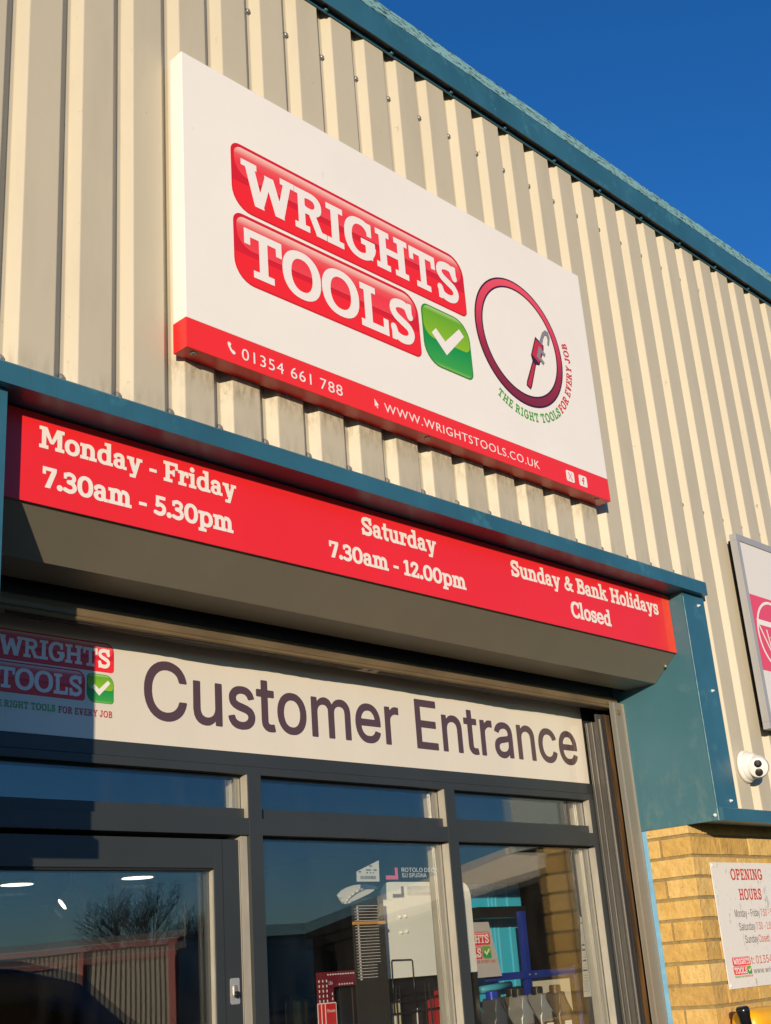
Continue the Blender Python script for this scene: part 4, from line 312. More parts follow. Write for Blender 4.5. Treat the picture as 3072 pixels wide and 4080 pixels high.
SANS = json.loads('''{"-":[890,[[230,369,224,374,224,382,224,470,230,479,662,478,662,374,654,369]]],".":[369,[[158,-3,126,16,105,46,99,78,106,118,126,145,158,164,190,170,222,163,252,142,270,118,277,78,270,46,254,22,222,-2,190,-7]]],"0":[890,[[422,-11,366,-3,294,23,237,62,184,126,144,198,117,286,101,382,94,502,100,614,119,718,149,806,187,878,238,935,294,976,366,1003,446,1014,526,1003,590,980,654,935,703,878,743,806,771,718,790,614,795,494,789,382,773,286,746,198,702,118,654,63,590,20,526,-3,446,-14],[412,102,446,98,494,104,542,124,584,158,612,198,643,262,659,326,672,406,676,494,672,590,660,670,641,742,614,797,582,844,542,876,494,896,446,904,390,895,350,877,310,844,277,798,251,742,230,670,218,590,214,502,218,406,229,334,249,262,273,206,308,158,345,126,390,105]]],"1":[890,[[150,4,149,102,158,108,414,107,418,110,414,878,174,707,169,718,170,838,390,1000,542,998,543,110,766,106,768,6,766,2,758,0,550,0,542,5,534,0,158,0]]],"3":[890,[[390,-10,358,-7,294,6,238,30,190,61,150,98,118,146,96,198,88,254,94,259,206,259,214,257,232,198,262,155,310,123,374,103,446,99,518,112,574,138,611,174,639,230,646,302,633,358,598,415,550,453,494,475,414,485,318,487,310,489,308,494,311,590,564,878,565,886,142,888,138,894,139,998,726,1000,731,990,731,910,728,902,439,574,446,569,470,570,542,562,622,533,694,480,727,438,760,366,772,286,759,198,747,166,714,110,686,80,638,43,590,17,542,2,478,-12,430,-14]]],"4":[890,[[558,1,554,6,554,206,86,206,79,214,79,310,486,1000,609,998,218,326,222,321,230,320,550,321,554,326,555,622,558,625,670,625,673,622,674,326,678,321,686,320,810,318,811,214,806,206,674,206,674,6,670,1,662,0]]],"5":[890,[[398,-10,366,-7,310,7,261,30,214,62,174,103,143,150,127,198,118,254,238,255,249,214,267,182,286,156,318,131,358,112,398,100,446,98,486,103,526,118,566,142,595,174,618,206,633,246,642,286,644,334,637,374,618,430,585,478,542,513,486,537,430,544,366,538,294,512,254,485,246,484,134,499,188,998,718,999,719,894,710,888,302,888,296,878,266,598,270,595,342,636,414,652,502,652,578,630,646,590,706,526,744,454,764,374,768,294,756,230,734,166,686,95,622,40,566,11,502,-8,438,-13]]],"6":[890,[[422,-11,358,-2,295,22,246,51,189,110,149,182,130,246,126,318,133,390,164,486,214,582,494,998,630,999,350,590,358,588,374,598,422,613,462,617,526,611,590,593,622,579,654,556,694,518,728,470,744,430,755,390,764,334,757,238,747,198,722,142,686,91,638,48,590,17,550,1,510,-8,446,-14],[391,102,446,94,486,98,526,111,558,130,589,158,613,190,630,229,640,262,642,310,641,350,627,398,611,430,587,462,558,487,526,506,486,517,446,520,406,517,366,507,329,486,301,462,276,430,258,390,250,358,246,310,250,262,260,222,276,190,302,154,334,127,366,110]]],"7":[890,[[198,1,194,6,633,886,126,889,122,894,123,998,766,1000,766,878,326,4,318,0]]],"8":[890,[[398,-10,366,-7,302,8,246,32,198,65,158,106,126,154,109,206,103,270,106,310,117,358,134,398,158,430,185,462,218,486,262,510,291,518,297,526,246,547,206,576,182,606,155,654,141,710,138,750,143,798,162,854,198,911,238,947,270,969,326,995,366,1004,446,1014,534,1002,566,994,614,971,662,937,686,913,726,854,745,798,750,750,745,694,733,654,706,606,679,574,638,543,593,526,599,518,630,509,670,486,702,463,732,430,754,398,771,358,784,310,787,262,781,206,760,150,734,108,687,62,638,30,582,6,510,-8,446,-14],[400,102,446,97,534,108,574,125,598,142,622,166,645,198,657,230,662,270,658,310,648,342,626,382,598,409,566,433,534,446,494,457,446,462,398,458,358,448,318,431,286,406,262,382,243,350,230,310,226,270,231,230,243,198,257,174,286,145,318,123,358,107],[418,574,446,570,518,582,574,614,613,670,625,702,626,742,615,806,574,861,518,892,446,903,366,890,310,855,271,798,263,774,262,734,273,670,287,646,314,614,366,585]]],":":[369,[[158,-3,126,16,105,46,99,78,106,118,126,145,158,164,190,170,222,163,252,142,270,118,277,78,270,46,254,22,222,-2,190,-7],[182,533,150,540,124,558,104,590,98,622,104,654,125,686,150,703,190,711,222,705,250,686,271,654,277,622,272,590,251,558,222,539]]],"A":[943,[[38,1,34,6,395,998,542,999,907,6,902,0,894,0,782,0,774,6,678,275,674,278,270,279,262,277,166,1],[304,398,310,391,318,391,622,391,630,392,634,398,554,622,470,893,430,766]]],"C":[1002,[[494,-11,430,-3,348,22,270,66,203,126,152,198,112,286,86,390,79,502,87,614,112,710,151,798,206,876,270,932,350,979,430,1003,526,1014,598,1008,670,989,734,962,790,925,839,878,879,822,909,758,928,686,926,684,806,684,802,686,771,766,742,806,710,835,638,875,550,894,462,888,374,857,310,808,256,734,229,670,208,590,204,470,214,382,235,310,267,246,310,191,366,147,422,121,478,107,550,104,622,119,678,143,734,186,776,246,798,305,806,314,918,314,928,310,910,246,878,176,838,119,790,75,734,38,670,10,598,-8,526,-14]]],"D":[986,[[118,6,118,998,190,1000,518,995,614,974,670,950,734,910,802,846,852,766,886,678,900,606,906,542,906,470,900,390,877,294,853,238,820,182,782,134,734,91,662,47,574,17,502,4,430,0,254,0,246,5,238,0,198,0,190,3,182,0,126,0],[245,118,246,114,254,112,422,112,502,118,558,130,606,149,646,172,678,197,710,235,734,270,755,318,774,390,782,446,783,534,768,638,744,710,711,766,665,814,630,840,566,867,486,884,254,887,246,890]]],"E":[823,[[118,6,118,998,726,1000,731,990,731,894,726,888,246,886,246,565,254,562,686,562,694,562,697,558,697,454,694,450,254,450,246,447,246,118,254,112,734,112,737,102,737,6,734,1,126,0]]],"F":[806,[[118,6,118,998,723,998,725,894,718,888,246,886,246,549,254,546,678,545,680,438,670,434,254,434,246,431,245,6,238,0,126,0]]],"G":[1022,[[494,-10,430,-3,342,24,270,65,204,126,152,198,112,286,86,390,79,502,87,614,112,710,151,798,206,878,269,934,342,977,430,1004,526,1013,598,1008,670,989,734,961,790,923,846,870,884,814,915,750,929,694,927,686,805,686,798,693,766,762,726,816,670,859,614,882,534,896,454,887,390,866,342,837,280,774,246,715,219,638,206,558,206,438,220,358,250,278,297,206,366,147,422,121,462,110,510,104,574,107,606,112,662,133,705,158,734,182,780,246,806,318,817,390,558,393,558,503,934,503,939,494,939,366,925,278,899,206,855,134,806,83,718,26,614,-6,534,-13]]],"I":[589,[[62,3,62,111,222,112,230,114,232,118,232,886,70,888,62,891,61,998,526,1000,528,990,528,894,526,890,366,888,361,886,360,878,360,126,360,118,366,112,526,112,528,102,528,6,526,2,518,0,70,0]]],"L":[772,[[118,6,118,998,238,1000,245,998,246,990,246,117,254,112,702,112,708,110,709,102,709,6,702,0,126,0]]],"M":[1234,[[118,6,118,998,294,1000,302,991,549,358,614,155,622,155,672,310,934,997,942,1000,1114,998,1116,6,1110,0,998,0,990,6,990,614,995,830,990,844,924,646,674,6,670,1,662,0,566,0,560,6,329,590,238,847,235,838,240,6,238,2,230,0,126,0]]],"N":[1028,[[118,6,118,998,262,1000,270,996,705,310,790,152,793,158,784,326,784,990,786,998,790,1000,909,998,910,6,902,0,766,0,758,4,337,670,238,843,236,838,246,582,245,6,238,0,126,0]]],"O":[1047,[[494,-11,430,-3,348,22,270,66,205,126,154,198,112,286,86,390,79,502,87,614,112,710,153,798,206,873,270,932,350,979,430,1003,526,1014,614,1004,702,978,776,934,846,870,897,798,937,710,960,614,968,494,961,390,937,286,895,198,844,126,774,63,702,22,614,-4,526,-14],[461,110,526,104,590,110,646,129,702,160,752,206,792,262,822,334,838,406,845,502,839,590,821,670,794,734,755,790,704,838,646,871,590,890,526,896,462,890,398,870,342,835,294,790,256,734,229,670,210,590,203,502,211,406,227,334,257,262,297,206,342,163,398,130]]],"P":[874,[[118,6,118,998,518,996,590,983,654,955,718,908,744,878,775,822,794,766,800,726,798,622,786,574,764,518,715,454,670,417,630,396,542,371,462,365,254,365,246,362,245,6,238,0,126,0],[245,478,246,474,494,477,558,491,606,520,648,566,665,606,674,646,674,726,666,758,649,798,625,830,595,854,526,882,470,888,246,887]]],"R":[882,[[118,6,118,998,518,996,590,985,670,950,736,894,758,865,784,814,800,750,803,710,801,646,795,606,779,558,757,518,702,458,638,420,618,414,619,406,838,6,830,0,694,1,486,390,478,390,254,389,246,386,245,6,238,0,126,0],[244,502,246,498,254,501,478,501,558,515,613,542,645,574,662,606,675,662,676,734,661,782,630,830,582,866,542,879,502,885,246,887]]],"S":[878,[[358,-11,286,5,230,29,174,66,138,102,107,150,85,206,76,262,78,268,198,269,206,263,222,206,257,158,310,123,398,100,486,100,561,118,622,155,658,198,677,246,676,302,665,334,637,366,629,374,590,397,542,418,326,481,230,524,190,550,157,582,133,614,112,662,102,734,108,790,128,846,166,902,174,912,222,950,294,987,374,1008,446,1014,518,1008,582,992,638,970,691,934,726,899,758,854,780,798,787,750,782,743,662,745,654,782,622,835,566,876,502,896,414,900,326,879,286,855,259,830,235,790,228,758,228,718,236,686,270,644,326,610,398,581,598,523,662,494,710,463,751,422,782,374,798,318,801,278,796,214,777,158,750,110,710,70,654,31,590,3,518,-12,438,-18]]],"T":[882,[[382,1,379,6,377,886,70,888,63,894,64,998,814,1000,819,990,819,894,814,888,507,886,505,6,502,1,494,0]]],"U":[1016,[[462,-11,398,-4,350,9,278,46,206,105,167,158,146,198,125,270,118,318,118,998,238,1000,242,998,244,990,244,350,249,302,261,254,306,182,354,142,398,120,430,111,510,102,582,110,650,134,702,172,747,238,765,286,770,334,772,998,894,1000,898,990,898,318,886,246,870,198,851,158,807,102,726,39,670,11,622,-3,510,-16]]],"a":[764,[[254,-11,182,11,142,37,100,78,75,126,62,174,61,238,75,294,92,326,123,358,198,399,270,418,478,448,518,461,536,478,540,494,538,534,532,566,508,606,478,629,430,647,390,650,326,643,270,620,224,582,198,541,190,540,86,570,82,574,105,622,134,660,163,686,214,719,276,742,334,752,390,754,454,749,526,728,582,693,624,646,651,582,662,494,662,6,654,0,550,0,544,6,542,102,534,102,494,49,438,10,382,-10,318,-17],[286,94,334,88,398,97,438,111,463,126,502,160,524,198,538,238,542,366,534,369,518,361,486,352,278,315,230,295,202,270,188,246,181,206,187,166,200,142,222,122,254,103]]],"c":[778,[[342,-10,270,12,210,46,159,94,124,142,90,214,73,286,67,366,73,454,90,526,120,590,160,646,211,694,270,729,334,748,406,754,462,752,510,741,558,723,598,700,630,675,670,629,694,590,709,550,703,542,598,515,574,561,542,601,497,630,454,644,374,646,326,633,294,617,262,588,233,550,211,502,194,438,189,390,192,318,209,246,224,206,262,151,294,122,358,96,406,90,470,99,526,125,567,166,598,229,702,203,712,198,694,151,670,110,635,70,598,39,566,21,510,-2,462,-12,406,-16]]],"d":[833,[[326,-11,310,-7,235,22,166,77,116,150,82,238,69,318,69,430,92,534,120,598,174,670,238,719,318,748,406,754,446,749,486,736,543,702,598,631,606,627,610,630,611,638,612,998,726,1000,731,990,731,6,726,0,718,0,622,0,615,6,615,110,606,116,558,53,502,12,446,-10,382,-16],[382,94,446,96,486,110,526,136,555,166,582,212,600,262,609,310,613,366,609,430,599,486,581,534,558,571,526,605,494,628,454,641,406,648,350,642,310,627,277,606,246,572,219,526,202,478,193,430,189,374,192,318,202,262,220,214,243,174,270,141,310,112,350,98]]],"e":[794,[[350,-11,294,2,230,32,174,78,133,126,100,190,78,262,67,342,69,422,84,502,107,566,147,630,190,679,246,717,310,743,382,754,446,753,524,734,576,710,626,670,670,618,699,558,719,494,729,406,728,334,198,332,191,326,192,302,201,254,218,206,245,166,270,141,310,114,350,99,438,92,502,106,540,126,574,161,598,201,606,205,704,182,715,174,699,134,678,101,651,70,611,38,574,18,526,-1,470,-12,414,-16],[193,438,198,434,598,434,604,438,598,486,573,550,527,606,494,629,470,639,406,648,334,638,286,614,238,568,209,518,193,462]]],"g":[835,[[350,-291,310,-286,214,-251,150,-204,102,-138,110,-130,198,-81,254,-143,286,-164,326,-181,374,-190,430,-190,486,-181,526,-166,555,-146,579,-122,603,-74,611,-10,611,126,606,133,598,129,561,78,522,46,486,26,430,12,358,10,302,19,238,44,190,75,147,118,120,158,90,222,76,270,69,318,67,406,77,486,91,534,118,598,158,653,222,710,278,737,318,748,382,754,430,753,478,741,510,726,543,702,606,627,615,630,616,742,622,745,726,745,730,742,731,734,731,-18,718,-114,706,-146,678,-190,650,-218,606,-249,510,-285,406,-297],[377,118,406,116,454,121,494,134,531,158,558,185,582,222,599,270,611,326,611,438,599,486,586,526,563,566,529,606,494,628,454,642,406,648,358,643,310,628,270,600,246,572,222,534,203,486,193,438,189,382,192,326,203,270,218,230,243,190,274,158,310,134,350,121]]],"h":[806,[[110,0,104,6,104,990,106,998,110,1000,222,1000,224,646,228,630,230,629,270,686,318,723,366,744,430,754,502,750,566,730,622,692,650,662,678,614,690,574,699,518,701,6,694,0,590,0,582,4,581,486,563,558,548,582,527,606,486,633,430,646,374,642,318,623,278,596,249,558,230,502,224,446,224,6,222,2,214,0]]],"i":[328,[[110,0,104,6,104,734,106,742,110,745,222,744,224,6,222,2,214,0],[134,876,107,894,88,918,81,950,88,982,107,1006,134,1024,166,1029,198,1023,223,1006,240,982,247,950,241,918,224,894,198,877,166,871]]],"k":[749,[[110,0,104,6,104,990,106,998,110,1000,222,1000,224,430,224,422,230,417,238,417,243,422,558,744,694,745,705,742,400,430,396,422,726,6,718,0,582,0,574,5,302,349,225,278,222,2]]],"l":[371,[[262,-2,198,6,158,29,130,62,107,126,104,990,106,998,110,1000,224,998,226,158,235,126,251,110,278,102,326,106,334,103,354,14,350,5,278,-3]]],"m":[1198,[[110,0,104,6,106,742,110,745,214,745,219,742,222,605,238,646,278,698,342,740,406,758,446,758,486,753,550,722,590,678,613,638,622,610,642,646,683,694,734,730,798,752,870,758,934,749,998,717,1046,670,1069,630,1083,598,1094,526,1094,5,1086,0,982,0,975,6,974,494,967,550,950,591,918,622,870,643,822,648,766,641,718,617,686,582,665,534,658,486,658,6,654,1,646,0,542,1,538,6,536,542,521,582,486,621,446,641,390,648,342,641,288,614,254,577,231,526,224,462,224,6,222,2,214,0]]],"n":[806,[[110,0,104,6,106,742,110,745,214,745,219,742,222,611,225,622,270,686,318,723,366,744,430,754,502,750,566,730,614,699,650,662,676,614,690,574,699,518,701,6,694,0,590,0,582,4,581,486,563,558,548,582,527,606,486,633,430,646,374,642,318,623,278,596,249,558,230,502,224,446,224,6,222,2,214,0]]],"o":[815,[[342,-10,270,12,210,46,159,94,124,142,90,214,73,286,67,366,73,454,90,526,120,590,160,646,211,694,270,729,334,748,406,754,478,749,542,730,606,693,654,648,697,590,725,526,742,454,748,366,742,286,725,214,694,144,654,91,606,46,542,10,478,-10,406,-16],[374,94,414,91,462,97,486,104,526,127,561,158,588,198,608,246,620,294,627,366,625,422,610,486,590,536,566,574,534,606,494,631,462,642,406,648,358,643,326,633,286,610,249,574,224,534,209,494,193,422,189,374,194,302,206,254,227,198,248,166,286,129,318,110]]],"r":[509,[[110,0,104,6,106,742,110,745,214,745,219,742,222,632,230,639,243,662,269,694,326,736,382,753,470,754,477,750,477,638,470,633,390,640,334,626,274,590,240,542,230,514,224,478,224,6,222,2,214,0]]],"s":[717,[[310,-10,246,-2,206,12,162,38,133,62,102,102,82,142,72,182,78,186,182,210,186,206,206,157,238,123,286,99,342,90,390,90,440,102,483,126,513,158,517,166,526,190,524,222,510,254,486,276,438,298,264,342,190,374,134,419,111,454,94,502,92,550,100,598,120,638,160,686,206,718,254,739,310,750,382,754,470,742,510,726,542,707,575,678,606,638,635,574,630,569,526,546,502,591,454,635,406,649,334,652,278,635,247,614,231,598,215,558,220,510,244,478,286,455,494,398,574,359,602,334,631,294,648,246,650,190,641,150,622,106,594,70,550,34,510,12,454,-4,358,-16]]],"t":[446,[[270,-3,222,14,190,34,150,81,136,118,128,182,128,638,126,642,22,642,12,646,14,744,118,745,126,746,128,750,128,918,134,925,246,924,248,750,254,745,398,745,401,742,401,646,398,643,254,642,249,638,249,166,250,158,264,126,270,118,294,105,334,99,390,105,397,102,418,6,414,2,366,-6,310,-8]]],"u":[806,[[302,-2,270,3,214,29,190,47,154,86,122,150,104,254,106,742,110,745,214,745,224,742,224,286,231,222,250,174,270,147,294,126,342,106,390,99,454,108,502,130,535,158,563,206,575,238,582,286,582,742,590,745,694,745,700,742,701,6,694,0,590,0,585,6,585,118,582,129,563,94,521,46,454,6,414,-4,358,-10]]],"w":[1114,[[270,4,46,742,54,745,166,745,170,742,286,331,334,126,350,199,495,742,502,745,614,745,622,740,735,326,774,152,782,142,942,741,950,745,1062,745,1070,742,845,6,838,0,734,0,726,0,721,6,623,350,558,609,504,398,393,6,390,2,382,0,278,0]]],"y":[764,[[158,-283,99,-274,94,-266,118,-176,126,-169,198,-175,222,-169,246,-155,268,-130,282,-106,320,-2,35,742,38,745,158,745,166,742,336,270,382,115,428,270,598,741,606,745,726,744,728,742,404,-106,370,-178,323,-234,294,-256,246,-276,174,-285]]]}''')
SANSB = json.loads('''{"C":[1002,[[454,-26,430,-24,342,2,262,47,190,110,134,189,94,278,67,382,59,502,67,614,93,718,134,809,190,888,261,950,342,998,430,1024,526,1034,598,1028,670,1010,742,980,801,942,851,894,898,830,927,766,949,686,948,678,942,668,926,664,806,664,790,668,782,678,752,758,729,790,694,822,630,856,542,873,462,868,390,843,321,790,275,726,245,654,228,582,224,470,235,382,256,310,285,254,324,206,373,166,423,142,478,128,542,124,614,138,670,161,718,199,758,254,782,319,790,330,806,334,934,334,945,326,949,310,929,238,896,166,857,110,798,56,742,20,678,-8,606,-27,526,-34]]],"u":[806,[[334,-27,262,-16,198,15,170,38,135,78,103,142,84,254,86,752,94,762,102,764,222,765,238,759,243,750,244,286,249,230,269,182,286,159,302,146,342,126,390,119,446,127,494,150,522,174,545,214,556,246,562,286,562,750,567,758,582,765,710,763,718,755,721,742,721,6,719,-10,710,-18,702,-20,578,-18,568,-10,566,-2,564,54,558,58,534,30,462,-12,422,-24,358,-30]]],"s":[717,[[342,-34,246,-23,198,-6,150,22,118,48,86,90,63,134,51,182,54,195,70,205,190,229,201,222,224,166,246,142,294,118,342,110,390,110,430,120,462,135,494,166,506,198,505,214,496,238,478,257,438,276,262,321,174,360,118,406,96,438,76,494,73,558,81,606,102,647,148,702,198,737,254,760,310,770,390,774,478,761,523,742,562,718,590,692,621,654,656,574,653,558,638,550,534,525,518,526,509,534,484,582,446,616,398,630,342,632,286,616,251,590,236,558,239,518,256,494,294,474,502,417,587,374,615,350,649,302,668,246,670,190,660,142,639,94,607,54,566,20,518,-7,462,-23,358,-36]]],"t":[446,[[294,-26,262,-22,222,-8,182,14,151,46,128,78,116,118,108,182,108,614,102,622,6,623,-4,630,-8,638,-8,742,-3,758,14,765,105,766,108,774,108,926,110,934,117,942,126,945,246,945,262,939,268,926,270,765,406,764,414,759,420,750,421,646,420,638,414,628,398,622,269,622,269,166,284,134,302,123,342,119,398,126,413,118,437,14,438,-2,430,-12,414,-18,366,-26]]],"o":[815,[[390,-34,326,-28,262,-7,198,29,146,78,105,134,71,206,53,286,47,366,53,454,72,534,106,606,147,662,198,709,262,747,334,769,406,774,486,768,550,749,616,710,669,662,711,606,743,534,763,454,768,366,763,286,744,206,712,134,670,78,614,27,550,-8,486,-29],[359,118,406,111,454,116,486,126,518,146,548,174,569,206,590,254,601,302,607,366,604,422,590,486,573,526,547,566,518,593,486,612,454,623,406,628,358,622,333,614,294,590,268,566,243,526,228,486,213,422,209,366,214,302,242,214,267,174,294,149,334,124]]],"m":[1198,[[102,-20,87,-10,84,6,84,742,86,752,94,762,110,765,222,764,230,762,239,750,240,702,246,690,270,717,334,758,406,778,454,778,486,773,526,758,566,735,603,694,622,662,630,663,670,710,726,749,798,772,878,778,942,767,1009,734,1062,682,1087,638,1101,606,1114,526,1114,-2,1112,-10,1103,-18,974,-20,966,-18,957,-10,954,6,954,494,948,542,931,582,905,606,862,624,822,628,774,622,727,598,700,566,684,526,678,478,678,6,675,-10,666,-18,654,-20,542,-20,526,-16,518,-2,516,534,506,566,472,606,446,620,390,628,342,619,302,599,270,566,250,518,244,462,244,6,241,-10,232,-18,222,-20]]],"e":[794,[[398,-34,334,-29,286,-17,220,14,161,62,118,114,81,182,59,254,47,342,49,422,63,502,88,574,128,638,177,694,238,736,302,762,382,774,454,772,526,755,590,725,639,686,687,630,721,558,738,502,749,406,748,326,742,317,734,313,212,310,220,262,233,222,257,182,291,150,318,133,358,118,438,113,494,124,534,148,559,174,589,222,598,226,718,199,734,190,737,182,734,166,718,126,698,94,662,52,622,21,579,-2,526,-22,470,-32],[214,462,222,454,230,454,574,454,582,462,580,478,555,542,515,590,486,610,462,620,406,628,342,619,294,594,250,550,228,510]]],"r":[509,[[102,-20,94,-17,84,-2,86,752,94,762,102,764,222,764,235,758,239,750,240,710,246,699,310,750,326,758,382,774,486,772,497,758,497,630,494,622,478,613,398,620,342,608,287,574,258,534,250,510,244,470,244,6,241,-10,232,-18,222,-20]]],"E":[823,[[110,-18,101,-10,98,6,98,998,102,1012,118,1020,726,1020,742,1016,750,1006,751,998,751,886,742,872,734,868,278,868,270,868,266,862,266,590,270,582,694,582,710,577,717,566,717,558,717,446,710,435,702,430,270,430,266,422,266,142,270,132,742,131,751,126,757,110,757,-2,754,-10,745,-18,734,-20]]],"n":[806,[[102,-20,94,-17,84,-2,84,742,90,758,102,764,222,764,230,762,239,750,241,694,246,688,258,702,310,741,358,762,422,774,510,769,574,749,630,712,670,670,695,622,709,582,718,526,721,6,718,-11,710,-18,702,-20,582,-20,573,-18,564,-10,562,6,560,486,544,550,529,574,515,590,478,614,430,626,374,622,318,600,293,582,268,550,250,502,244,446,244,6,241,-10,232,-18,222,-20]]],"a":[764,[[286,-34,246,-30,174,-7,134,17,86,63,54,123,41,174,41,246,56,302,78,340,110,374,190,418,270,439,470,467,510,480,520,494,518,534,513,558,494,591,470,610,430,626,390,630,328,622,278,601,244,574,212,526,198,518,70,555,62,565,61,574,86,630,116,670,158,708,206,737,270,761,334,772,390,774,462,768,534,746,593,710,643,654,670,590,682,494,682,-2,678,-12,662,-20,542,-20,534,-17,526,-7,524,38,518,46,503,30,454,-5,398,-27,318,-37],[318,110,334,109,390,116,422,126,454,144,487,174,505,206,517,238,521,334,518,339,278,295,242,278,214,254,206,238,201,206,206,174,214,158,238,135,262,121]]],"c":[778,[[390,-34,326,-28,262,-7,206,25,146,78,105,134,71,206,53,286,47,366,53,454,72,534,106,606,147,662,198,709,262,747,326,767,406,774,462,772,518,759,566,741,607,718,648,686,683,646,712,598,730,550,728,534,718,525,598,495,590,495,580,502,557,550,532,582,486,613,446,625,374,626,334,615,310,603,278,576,252,542,232,502,215,438,209,390,212,318,227,254,242,214,278,163,310,136,358,117,406,111,462,117,513,142,550,178,579,238,590,248,606,248,718,220,728,214,733,198,712,142,686,98,654,60,614,26,566,-1,518,-21,462,-32]]]}''')
FONTS = {'slab': SLAB, 'slab_bold': SLABB, 'sans': SANS, 'sans_bold': SANSB}
def glyph_line(font, text, track=.09, space=.32):
    """[(loops in em units scaled to cap height 1)], width"""
    F, k = FONTS[font], 1.0
    x = 0.; out = []
    for c in text:
        if c == ' ': x += space; continue
        w, Ls = F[c]
        for_glyph = [[(x + L[i]/1000*k, L[i+1]/1000*k) for i in range(0, len(L), 2)] for L in Ls]
        out.append(for_glyph); x += w/1000*k + (track if font[:4] == 'slab' else track - .09)
    xs = [p[0] for g in out for L in g for p in L]
    return out, min(xs), max(xs)
def lettering(parent, font, text, x0, x1, base, cap, y, m, track=.09, space=.32, f=None, name='lettering'):
    gl, a, b = glyph_line(font, text, track, space)
    k = (x1-x0)/(b-a); mb = MB()
    for g in gl:
        mb.flat([[(x0 + (p[0]-a)*k, base + p[1]*cap) for p in L] for L in g], y, f)
    return mb.fbuild(name, m, parent)
def bfont_text(parent, text, x0, x1, base, cap, y, m, name='lettering', spacing=1.0):
    c = bpy.data.curves.new('tmp', 'FONT'); c.body = text; c.size = 1; c.resolution_u = 5; c.space_character = spacing
    o = bpy.data.objects.new('tmp', c); COL.objects.link(o)
    dg = bpy.context.evaluated_depsgraph_get(); me = bpy.data.meshes.new_from_object(o.evaluated_get(dg))
    bpy.data.objects.remove(o)
    xs = [v.co.x for v in me.vertices]; ys = [v.co.y for v in me.vertices]
    a, b = min(xs), max(xs); hh = .73 if not text.isdigit() else .7
    for v in me.vertices:
        v.co = Vector((x0 + (v.co.x-a)/(b-a)*(x1-x0), y, base + v.co.y/hh*cap))
    me.name = name; me.materials.clear(); me.materials.append(m)
    o = bpy.data.objects.new(name, me); COL.objects.link(o); o.parent = parent; o.matrix_parent_inverse = parent.matrix_world.inverted()
    return o

# ------------------------------------------------------------------ ground
g = MB().box(-400, 400, -400, 400, -.3, 0).build('yard_ground', mat('asphalt', (.030,.029,.028), .9, noise=.3, nscale=3, bump=.4, bscale=40))
g['kind'] = 'structure'

# ------------------------------------------------------------------ the warehouse
OPX0, OPX1 = -.544, 2.547          # sides of the door opening
HEAD = 3.049; CILL = 2.119
B = thing('warehouse_building', (1, .2, 0), 'cream ribbed metal warehouse with teal trims above buff brick', 'building')
PITCH_, DEP = .172, .028
prof = []
for k in range(-16, 46):
    x = k*PITCH_; prof += [(x, 0), (x+.1025, 0), (x+.1320, DEP), (x+.1465, DEP)]
mb = MB(); bm = mb.b
def clad(x0, x1, z0, z1):
    pts = []
    for (ax, ay), (bx, by) in zip(prof[:-1], prof[1:]):
        if bx <= x0 or ax >= x1: continue
        def at(x): return (x, ay + (by-ay)*(x-ax)/(bx-ax))
        a = at(max(ax, x0)); b = at(min(bx, x1))
        if not pts: pts.append(a)
        pts.append(b)
    lo = [bm.verts.new((p[0], p[1], z0)) for p in pts]; hi = [bm.verts.new((p[0], p[1], z1)) for p in pts]
    for i in range(len(pts)-1): bm.faces.new((lo[i], lo[i+1], hi[i+1], hi[i]))
clad(-2.7, OPX0-.03, CILL+.02, 4.975); clad(OPX0-.03, OPX1+.03, HEAD+.02, 4.975); clad(OPX1+.03, 7.5, CILL+.02, 4.975)
es = [e for e in bm.edges if len(e.link_faces) == 2]
bmesh.ops.bevel(bm, geom=es, offset=.0022, segments=2, affect='EDGES', profile=.5)
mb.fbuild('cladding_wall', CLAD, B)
# core behind the cladding, side and rear walls, roof
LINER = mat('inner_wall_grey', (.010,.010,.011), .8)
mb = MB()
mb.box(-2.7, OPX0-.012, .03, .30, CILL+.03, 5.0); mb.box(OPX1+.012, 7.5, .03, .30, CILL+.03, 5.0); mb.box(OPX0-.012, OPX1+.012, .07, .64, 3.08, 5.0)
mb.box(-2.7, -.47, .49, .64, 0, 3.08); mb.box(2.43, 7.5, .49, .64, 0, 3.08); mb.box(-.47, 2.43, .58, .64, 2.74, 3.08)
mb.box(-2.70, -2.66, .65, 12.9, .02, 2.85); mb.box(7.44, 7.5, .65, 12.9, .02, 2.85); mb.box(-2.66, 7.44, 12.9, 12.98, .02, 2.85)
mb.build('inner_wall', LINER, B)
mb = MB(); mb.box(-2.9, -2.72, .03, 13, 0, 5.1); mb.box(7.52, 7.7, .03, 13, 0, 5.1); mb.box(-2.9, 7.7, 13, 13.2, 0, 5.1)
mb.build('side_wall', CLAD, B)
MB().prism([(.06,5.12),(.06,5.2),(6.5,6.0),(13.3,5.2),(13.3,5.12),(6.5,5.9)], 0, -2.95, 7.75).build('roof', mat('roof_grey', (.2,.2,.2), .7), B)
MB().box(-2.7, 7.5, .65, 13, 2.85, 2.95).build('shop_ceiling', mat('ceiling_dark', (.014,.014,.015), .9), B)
MB().box(-2.7, 7.5, .65, 13, .004, .02).build('shop_floor', mat('shop_floor_grey', (.012,.012,.012), .7), B)
